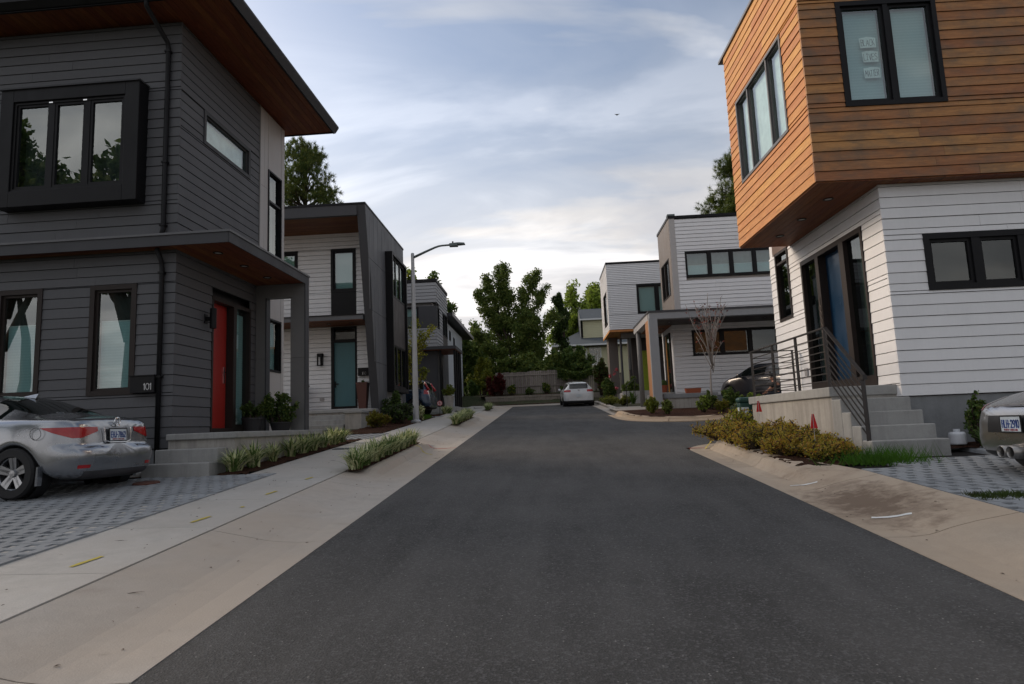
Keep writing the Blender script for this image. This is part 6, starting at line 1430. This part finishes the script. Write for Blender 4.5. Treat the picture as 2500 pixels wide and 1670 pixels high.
for i in range(10):
    y = 21.5+i*.47; clump(-3.0+R_.uniform(-.04, .04), y, RZ(y)+.15, .95, '%s striped grass clump in the second kerb bed, counted from the front' % ordn(i), 'striped grass clumps in the kerb beds')
for i in range(5):
    y = 33.3+i*.5; clump(-3.0, y, RZ(y)+.15, .9, '%s striped grass clump in the farthest kerb bed, counted from the front' % ordn(i), 'striped grass clumps in the kerb beds')
for i, (x, y) in enumerate(((-4.75, 30.6), (-4.6, 30.9))): clump(x, y, RZ(y)+.15, .95, '%s striped grass clump beside the grey house landing' % ordn(i), 'striped grass clumps by the landing')
# shrubs left
bush('potted_shrub', 'leafy green shrub standing behind the porch pier of the red-door house', (-5.6, 13.5, 1.46), .5, .5, .95, [G2, G1], 3600, .035, 81, spread=.12)
bush('potted_shrub', 'low yellow-green plant in a dark pot by the red-door sidelight', (-5.95, 13.0, 1.70), .30, .30, .34, [leafmat('leaf_olive', (.09, .10, .02), (.05, .08, .015)), G2], 1300, .035, 82, spread=.09)
def pot(name, label, loc, r0, r1, h, mat, square=False):
    if square:
        mb = MB().hexa([(-r0, -r0, 0), (r0, -r0, 0), (r0, r0, 0), (-r0, r0, 0)], [(-r1, -r1, h), (r1, -r1, h), (r1, r1, h), (-r1, r1, h)]); mb.box(-r1-.012, r1+.012, -r1-.012, r1+.012, h-.05, h+.004)
    else: mb = MB().lathe([(0, 0), (r0, 0), (r1, h*.9), (r1+.02, h*.9), (r1+.02, h), (r1-.02, h), (r1-.03, h*.85), (0, h*.85)], 22)
    o = mb.build(name, mat, loc=loc, smooth=False); tag(o, label, 'pot'); return o
pot('plant_pot', 'dark round pot under the low plant on the red-door porch', (-5.95, 13.0, 1.44), .15, .2, .28, simple('dark_pot', (.02, .02, .022), .6))
pot('plant_pot', 'dark pot holding the leafy shrub on the red-door porch', (-5.55, 13.45, 1.44), .17, .22, .18, simple('dark_pot', (.02, .02, .022), .6))
RUSTP = paint('brown_planter', (.085, .03, .022), rough=.5)
pot('tall_planter', 'tall tapered brown planter right of the teal door', (sx(-6.93), 23.75, 2.17), .13, .2, .98, RUSTP, True); pot('tall_planter', 'tall tapered brown planter left of the teal door', (sx(-9.3), 23.75, 2.17), .13, .2, .98, RUSTP, True)
for i, x in enumerate((sx(-6.93), sx(-9.3))): clump(x, 23.75, 3.12, .6, ('spiky plant in the planter right of the teal door', 'spiky plant in the planter left of the teal door')[i], 'planter plants', 'potted_plant', [clump_mesh(90, 60, .3, .24, .012, (LIR1, LIR1))])
bush('dwarf_conifer', 'narrow upright dark conifer below the slate house bay', (-5.75, 25.0, RZ(25)+.15), .2, .2, 1.35, [G2, GC], 1600, .045, 83, spread=.09)
bush('golden_shrub', 'golden-leaved low shrub beside the teal-door steps', (-5.65, 21.3, RZ(21.3)+.15), .62, .55, .62, [leafmat('leaf_gold', (.20, .15, .025), (.13, .12, .02)), G4], 2300, .045, 84, spread=.13)
bush('loose_shrub', 'loose grey-green shrub at the foot of the street lamp', (-5.15, 22.9, RZ(23)+.15), .75, .6, .85, [leafmat('leaf_grey', (.05, .065, .03), (.035, .05, .025)), G2], 2600, .05, 85, spread=.18)
bush('loose_shrub', 'taller loose shrub between the lamp and the bay', (-5.6, 24.0, RZ(24)+.15), .6, .5, 1.15, [G2, leafmat('leaf_grey', (.05, .065, .03), (.035, .05, .025))], 2300, .05, 86, spread=.18)
bush('loose_shrub', 'pale variegated shrub just right of the lamp post', (-4.85, 24.9, RZ(25)+.15), .4, .4, .6, [LIR2, G1], 1000, .04, 87, spread=.13)
gr = MB(); rr = random.Random(88)
for _ in range(2600):
    x = rr.uniform(-5.4, -4.72); y = 25.3+rr.random()*1.6; h = rr.uniform(.08, .2); a = rr.uniform(0, 6.28); n0 = len(gr.v); z = RZ(y)+.15
    gr.v += [(x-.006, y, z), (x+.006, y, z), (x+.06*math.cos(a), y+.06*math.sin(a), z+h)]; gr.f.append((n0, n0+1, n0+2)); gr.mi.append(0)
tag(gr.build('grass', leafmat('lawn_blade', (.06, .14, .015), (.10, .19, .025))), 'short bright green grass patch beside the pavement', 'grass', kind='stuff')
# ground cover on the right bed: individual mounds
ABE = [leafmat('abelia_gold', (.42, .33, .04), (.26, .27, .04), (.42, .16, .03), scale=2.5), leafmat('abelia_rust', (.40, .17, .045), (.27, .24, .04), (.46, .36, .07), scale=2.5)]
YB = [leafmat('abelia_lime', (.36, .37, .03), (.24, .27, .03), scale=2.5), ABE[0]]
for i, (x, y, rx, ry, h, ms) in enumerate([(3.35, 12.75, .75, .55, .5, ABE), (3.75, 13.05, .45, .4, .82, YB), (3.45, 11.75, .62, .62, .58, ABE), (3.95, 11.6, .5, .55, .62, ABE), (3.4, 10.85, .58, .6, .52, ABE), (3.95, 10.7, .5, .55, .55, ABE), (3.55, 9.95, .55, .55, .44, ABE), (4.05, 9.8, .4, .5, .42, ABE), (3.85, 9.25, .48, .42, .36, ABE)]):
    bush('spreading_shrub', ['orange-tinged spreading shrub at the corner tip of the kerb', 'lime-topped shrub by the far end of the porch wall', 'spreading golden shrub third from the corner along the kerb', 'tall golden shrub against the porch wall beyond the middle', 'golden shrub overhanging the kerb at mid bed', 'rusty shrub against the middle of the porch wall', 'low yellow shrub by the kerb near the paving', 'reddish shrub against the porch wall near the steps', 'low shrub nearest the concrete steps'][i],
         (x, y, RZ(y)+.14), rx, ry, h*.72, ms, 2600, .022, 100+i, group='spreading shrubs by the porch', stems=26, spread=.10)
tw = MB(); rr = random.Random(120)
gr = MB()
for _ in range(700):
    a = rr.gauss(0, 1); x = 4.3+rr.gauss(0, .28); y = 8.75+rr.gauss(0, .16); h = rr.uniform(.08, .26); an = rr.uniform(0, 6.28); n0 = len(gr.v); z = RZ(y)+.15
    gr.v += [(x-.005, y, z), (x+.005, y, z), (x+.14*math.cos(an), y+.1*math.sin(an), z+h)]; gr.f.append((n0, n0+1, n0+2)); gr.mi.append(0)
tag(gr.build('grass', leafmat('weed_blade', (.07, .17, .015), (.04, .11, .012))), 'tuft of bright green weeds at the foot of the concrete steps', 'grass', kind='stuff')
gr = MB()
for _ in range(500):
    y = 6.2+rr.gauss(0, .07); x = 3.78+rr.uniform(0, .5); h = rr.uniform(.02, .05); an = rr.uniform(0, 6.28); n0 = len(gr.v); z = RZ(y)+.165
    gr.v += [(x-.006, y, z), (x+.006, y, z), (x+.03*math.cos(an), y+.03*math.sin(an), z+h)]; gr.f.append((n0, n0+1, n0+2)); gr.mi.append(0)
tag(gr.build('moss', leafmat('moss_blade', (.05, .08, .015), (.07, .06, .015))), 'low mossy weeds along the edge of the right paving', 'moss', kind='stuff')
# by the right wall
bush('upright_shrub', 'upright dark green shrub against the grey foundation beside the sports car', (6.42, 10.1, RZ(10.1)+.2), .24, .2, .78, [G2, G1], 1500, .03, 131, spread=.07, stems=14)
clump(6.35, 9.85, RZ(9.85)+.17, 1.0, 'arching green grass clump in front of the upright shrub', 'green grass clumps', meshes=[clump_mesh(132, 80, .34, .34, .010, (LIR1, LIR1))])
jug = empty('white_jug', (6.15, 10.2, RZ(10.2)+.18)); tag(jug, 'small white plastic canister on the mulch beside the steps', 'canister')
WPL = simple('white_plastic', (.68, .70, .74), .45)
MB().lathe([(0, 0), (.11, 0), (.115, .02), (.115, .15), (.10, .18), (.05, .185)], 22).build('drum', WPL, jug, smooth=False); MB().lathe([(.045, .18), (.045, .225), (.0, .226)], 16).build('cap', WPL, jug)
# corner island plants
for i, (x, y, rx, h, ms, lf_, lb) in enumerate([(5.35, 22.5, .30, .62, [G1, G3], .04, 'bright green conifer in the corner bed left of the bare tree'), (5.9, 23.7, .38, .75, [G1, G2], .045, 'rounded green shrub in the corner bed behind the golden one'), (5.95, 22.3, .32, .42, [leafmat('leaf_gold', (.2, .15, .02), (.13, .12, .02)), G4], .035, 'golden-orange low shrub in the front of the corner bed'), (6.55, 23.3, .45, .95, [G2, G1], .055, 'loose dark shrub at the foot of the bare tree'), (7.0, 22.95, .36, .62, [G1, G2], .045, 'dark green shrub right of the bare tree'), (7.3, 23.3, .40, .70, [G1, G3], .045, 'bushy green shrub at the right end of the corner bed'), (6.35, 21.9, .28, .26, [leafmat('leaf_silver', (.22, .26, .22), (.15, .19, .15)), G1], .03, 'silvery low plant at the front of the corner bed'), (4.15, 22.4, .33, .5, [G1, leafmat('leaf_rust', (.10, .045, .02), (.05, .06, .015))], .04, 'straggly green and russet shrub below the ochre pier'), (3.75, 23.2, .3, .6, [G4, G1], .04, 'straggly light green shrub left of the ochre pier')]):
    bush('bed_shrub', lb, (x, y, RZ(y)+.16), rx, rx, h, ms, 1500, lf_, 140+i, spread=.1)
for i, (x, y, rx) in enumerate(((3.35, 33.6, .5), (3.4, 35.2, .6), (3.9, 33.0, .55))):
    bush('golden_shrub', ('low yellow-green mound left of the handrail', 'low yellow-green mound behind the white hatchback', 'yellow-green mound below the lime-door porch')[i], (x, y, RZ(y)+.12), rx, rx*.8, .45, [leafmat('leaf_straw', (.26, .26, .07), (.17, .2, .05)), G4], 1500, .05, 160+i, spread=.13)
ag = bpy.data.objects.new('yucca', clump_mesh(170, 60, .75, .55, .022, (G2, G2))); COL.objects.link(ag); ag.location = (4.25, 32.0, RZ(32)+.2); tag(ag, 'spiky dark yucca beside the handrail', 'plant')
bush('porch_shrub', 'feathery green shrub on the lime-door porch', (4.75, 36.4, 2.6), .55, .5, 1.25, [G1, G2], 2200, .06, 171, spread=.2)
TERR = paint('terracotta', (.30, .075, .03), rough=.7)
pot('plant_pot', 'round terracotta pot on the porch left of the amber door', (5.15, 28.6, 2.5), .14, .19, .32, TERR)
MB_ = MB().lathe([(0, 0), (.16, 0), (.19, .14), (.14, .25), (0, .28)], 14).build('cactus', G2, loc=(5.15, 28.6, 2.78)); tag(MB_, 'round dark cactus-like plant in the terracotta pot', 'plant')
tr = MB().hexa([(-.28, -.09, 0), (.28, -.09, 0), (.28, .09, 0), (-.28, .09, 0)], [(-.32, -.11, .2), (.32, -.11, .2), (.32, .11, .2), (-.32, .11, .2)]).build('planter_trough', TERR, loc=(6.0, 26.75, 2.36)); tag(tr, 'rectangular terracotta trough on the porch slab', 'planter')
for i in range(5):
    x = -2.2+i*1.15; bush('fence_shrub', '%s small shrub at the foot of the plank fence, from the left' % ordn(i), (x, 43.75, RZ(43)+.75), .45, .25, .5 if i % 2 else .85, [G2, G4 if i % 2 == 0 else G1], 700, .06, 180+i, group='small shrubs below the fence', spread=.15)
pl5 = pot('plant_pot', 'large grey pot on the landing of the grey house', (-4.85, 32.75, 2.42), .2, .27, .55, PORCHWALL); bush('potted_shrub', 'leafy plant in the large grey pot on the landing', (-4.85, 32.75, 2.9), .4, .35, .6, [G1, G4], 1300, .05, 190, spread=.14)
# ------------------------------------------------------------------ small things
def marker_flag(x, y, h, label):
    fl = empty('marker_flag', (x, y, RZ(y)+.15)); tag(fl, label, 'marker flag', 'red marker flags')
    MB().tube([(0, 0, 0), (0, 0, h)], .004, 5).build('wire', STEEL, fl); rd = simple('flag_red', (.55, .012, .012), .6)
    MB().hexa([(-.045, 0, h-.2), (.06, .01, h-.2), (.06, .014, h-.2), (-.045, .004, h-.2)], [(-.012, 0, h), (.018, .004, h), (.018, .008, h), (-.012, .004, h)]).build('flag', rd, fl)
marker_flag(3.72, 9.35, .62, 'red marker flag among the shrubs near the concrete steps'); marker_flag(3.9, 12.2, .72, 'red marker flag by the far end of the porch wall')
ub = empty('utility_box', (4.42, 14.75, RZ(14.75)+.02)); tag(ub, 'green utility pedestal with white label behind the porch corner', 'utility box')
UG = paint('utility_green', (.015, .06, .05), rough=.45)
bx('cabinet', UG, ub, -.15, .15, -.12, .12, 0, .72, bevel=.03); bx('lid', UG, ub, -.17, .17, -.14, .14, .72, .84, bevel=.05)
bx('label', PLATE, ub, -.155, -.1505, -.09, .09, .28, .62); lb_ = bx('label', PLATE, ub, -.12, .04, -.1245, -.1205, .25, .62)
for i in range(4): bx('label_line', simple('label_ink', (.25, .03, .03), .6), ub, -.11, .03-.03*(i % 2), -.1275, -.125, .55-.08*i, .57-.08*i)
ys_ = empty('yard_sign', (-4.62, 28.4, RZ(28.4)+.15)); tag(ys_, 'small round red and white sign on a short black stake', 'sign')
MB().tube([(0, 0, 0), (0, 0, .5)], .014, 6).build('stake', BLACK, ys_); WS = simple('sign_white', (.72, .66, .66), .5); RS = simple('sign_red', (.5, .02, .03), .5)
MB().lathe([(0, -.012), (.115, -.012), (.115, .006), (0, .006)], 22, axis='y').build('disc', WS, ys_, loc=(0, 0, .56)); MB().tube([(.105*math.cos(t*PI/11), -.016, .56+.105*math.sin(t*PI/11)) for t in range(23)], .011, 5).build('ring', RS, ys_)
MB().tube([(0, -.018, .48), (0, -.018, .63)], .012, 5).tube([(-.06, -.018, .56), (.06, -.018, .57)], .010, 5).tube([(-.05, -.018, .61), (.05, -.018, .50)], .010, 5).build('emblem', RS, ys_)
# little pile of pale stones / bag by the bed
for i, (x, y, l) in enumerate(((-4.45, 36.0, 'pale stone slab lying on the mulch before the retaining wall'), (-3.75, 36.3, 'smaller pale stone right of the slab on the mulch'))):
    o = bx('stone', concrete('pale_stone', (.45, .44, .42)), None, -.35+.1*i, .35-.1*i, -.15, .15, -.05, .09, bevel=.04); o.location = (x, y, RZ(y)+.15); o.rotation_euler = (0, .05, .2); tag(o, l, 'stone')
o = bx('stone', concrete('pale_stone', (.45, .44, .42)), None, -.16, .16, -.10, .10, -.02, .08, bevel=.035); o.location = (-6.55, 10.12, RZ(10)+.17); o.rotation_euler = (.05, .05, .5); tag(o, 'pale flat stone on the mulch beside the lowest grey step', 'stone')
# bird
bd = MB().add([(-.42, 0, .16), (-.08, .1, .02), (0, -.3, 0), (.08, .1, .02), (.42, 0, .16), (0, .35, .0), (0, 0, .07), (0, 0, -.06)], [(0, 1, 6), (1, 5, 6), (0, 6, 2), (6, 5, 3), (6, 3, 4), (2, 6, 4), (1, 0, 7), (5, 1, 7), (0, 2, 7), (5, 7, 3), (3, 7, 4), (7, 2, 4)]).build('bird', simple('bird_dark', (.08, .075, .075), .8), loc=(12.6, 92, 1.35+45)); tag(bd, 'lone dark bird gliding high in the middle of the sky', 'bird')
# litter on the concrete
lt_ = MB(); rr = random.Random(200)
for _ in range(420):
    side = rr.random() < .72; y = rr.uniform(2.2, 20)
    if side: x = rr.uniform(-4.6, -2.1); z = RZ(y)+(hg(x, y) if x > -3.15 else .145)
    else: x = rr.uniform(2.7, 3.6); z = RZ(y)+hr(x, y)
    if not side and y > 12: continue
    s_ = rr.uniform(.006, .02); p = Vector((x, y, z+.006)); a = rr.uniform(0, PI); n0 = len(lt_.v); e = rr.uniform(.15, .6)
    if rr.random() < .12: s_ *= 4.0; e = .07
    c, s2 = math.cos(a)*s_, math.sin(a)*s_
    lt_.v += [(x-c, y-s2, z+.004), (x+s2*e, y-c*e, z+.009), (x+c, y+s2, z+.005), (x-s2*e, y+c*e, z+.008)]; lt_.f.append((n0, n0+1, n0+2, n0+3)); lt_.mi.append(0)
tag(lt_.build('leaf_litter', simple('litter_brown', (.05, .03, .02), .9)), 'scattered dry leaf bits and twigs on the concrete', 'litter', kind='stuff')
# ------------------------------------------------------------------ crouching person beside the dark hatchback
def skin_body(name, joints, edges, mat, parent):
    me = bpy.data.meshes.new(name); me.from_pydata([j[0] for j in joints], edges, []); ob = bpy.data.objects.new('tmp', me); COL.objects.link(ob)
    sk = ob.modifiers.new('skin', 'SKIN'); 
    for v, j in zip(me.skin_vertices[0].data, joints): v.radius = (j[1], j[1])
    me.skin_vertices[0].data[0].use_root = True
    ss = ob.modifiers.new('sub', 'SUBSURF'); ss.levels = 2; ss.render_levels = 2
    dg = bpy.context.evaluated_depsgraph_get(); ev = bpy.data.meshes.new_from_object(ob.evaluated_get(dg)); bpy.data.objects.remove(ob)
    ev.materials.clear(); ev.materials.append(mat); ev.polygons.foreach_set('use_smooth', [True]*len(ev.polygons)); o = bpy.data.objects.new(name, ev); COL.objects.link(o); o.parent = parent; return o
SKIN = simple('skin', (.42, .20, .13), .6); SHIRT = paint('black_shirt', (.012, .012, .014), rough=.85); JEANS = paint('dark_jeans', (.015, .018, .028), rough=.9)
pp = empty('person', (8.28, 23.7, RZ(23.7)+.25), math.radians(150)); tag(pp, 'person in black cap and black printed shirt crouching beside the dark hatchback', 'person')
# local: +x is the way they face, z up; crouching, bottom near heels
J = [((-.10, 0, .34), .15), ((-.06, 0, .50), .14), ((.02, 0, .68), .15), ((.07, 0, .80), .11), ((.10, 0, .87), .055), ((.14, 0, .95), .085), ((.15, 0, 1.03), .09),
     ((.06, .17, .77), .065), ((.20, .22, .56), .05), ((.40, .13, .46), .036), ((.06, -.17, .77), .065), ((.22, -.22, .56), .05), ((.42, -.12, .44), .036),
     ((-.06, .11, .34), .10), ((.30, .16, .46), .075), ((.10, .14, .10), .05), ((.24, .15, .04), .04), ((-.06, -.11, .34), .10), ((.28, -.16, .44), .075), ((.08, -.14, .10), .05), ((.22, -.15, .04), .04)]
E_ = [(0, 1), (1, 2), (2, 3), (3, 4), (4, 5), (5, 6), (3, 7), (7, 8), (8, 9), (3, 10), (10, 11), (11, 12), (0, 13), (13, 14), (14, 15), (15, 16), (0, 17), (17, 18), (18, 19), (19, 20)]
bd_ = skin_body('body', J, E_, SKIN, pp)
skin_body('shirt', [((-.09, 0, .42), .165), ((-.06, 0, .52), .16), ((.02, 0, .68), .165), ((.06, 0, .80), .125), ((.06, .17, .77), .082), ((.17, .215, .61), .068), ((.06, -.17, .77), .082), ((.18, -.215, .61), .068)], [(0, 1), (1, 2), (2, 3), (3, 4), (4, 5), (3, 6), (6, 7)], SHIRT, pp)
skin_body('trousers', [((-.10, 0, .34), .165), ((-.06, .11, .34), .115), ((.30, .16, .46), .09), ((.10, .14, .12), .065), ((-.06, -.11, .34), .115), ((.28, -.16, .44), .09), ((.08, -.14, .12), .065)], [(0, 1), (1, 2), (2, 3), (0, 4), (4, 5), (5, 6)], JEANS, pp)
for s_ in (1, -1):
    skin_body('shoe', [((.06, s_*.145, .045), .045), ((.17, s_*.15, .045), .045), ((.29, s_*.155, .04), .035)], [(0, 1), (1, 2)], simple('shoe_black', (.02, .02, .02), .7), pp)
    for k in range(4): skin_body('finger', [((.42, s_*.12+.018*(k-1.5), .44), .009), ((.47, s_*.11+.02*(k-1.5), .43), .009), ((.49+.006*(1.5-abs(k-1.5)), s_*.105+.02*(k-1.5), .39), .008)], [(0, 1), (1, 2)], SKIN, pp)
    skin_body('thumb', [((.41, s_*.12-s_*.02, .45), .010), ((.45, s_*.12-s_*.055, .44), .010), ((.475, s_*.12-s_*.06, .415), .008)], [(0, 1), (1, 2)], SKIN, pp)
MB().lathe([(.105, .0), (.103, .05), (.075, .105), (.03, .125), (0, .127)], 20).build('cap', SHIRT, pp, smooth=True, loc=(.14, 0, 1.02)); MB().hexa([(.22, -.075, 1.02), (.33, -.05, 1.005), (.33, .05, 1.005), (.22, .075, 1.02)], [(.22, -.075, 1.032), (.33, -.05, 1.015), (.33, .05, 1.015), (.22, .075, 1.032)]).build('cap_peak', SHIRT, pp)
MB().hexa([(.235, -.016, .945), (.262, -.008, .945), (.262, .008, .945), (.235, .016, .945)], [(.23, -.008, .99), (.24, -.005, .99), (.24, .005, .99), (.23, .008, .99)]).build('nose', SKIN, bd_, bevel=.004)
for s_ in (1, -1):
    MB().lathe([(0, .0), (.012, .002), (.012, .006), (0, .007)], 10, axis='x').build('eye', simple('eye_dark', (.02, .015, .012), .3), bd_, loc=(.226, s_*.034, .992)); MB().lathe([(0, 0), (.022, .002), (.026, .012), (.02, .016)], 10, axis='y').build('ear', SKIN, bd_, loc=(.14, s_*.086, .975))
bx('mouth', simple('lip', (.3, .09, .08), .5), bd_, .222, .232, -.022, .022, .915, .922)
pr_ = MB()
for i in range(4): pr_.box(-.20, -.17, -.16+.0*i, -.10+.03*(i % 2), .60+.045*i, .615+.045*i)
pr_.build('shirt_print', WPL, pp)
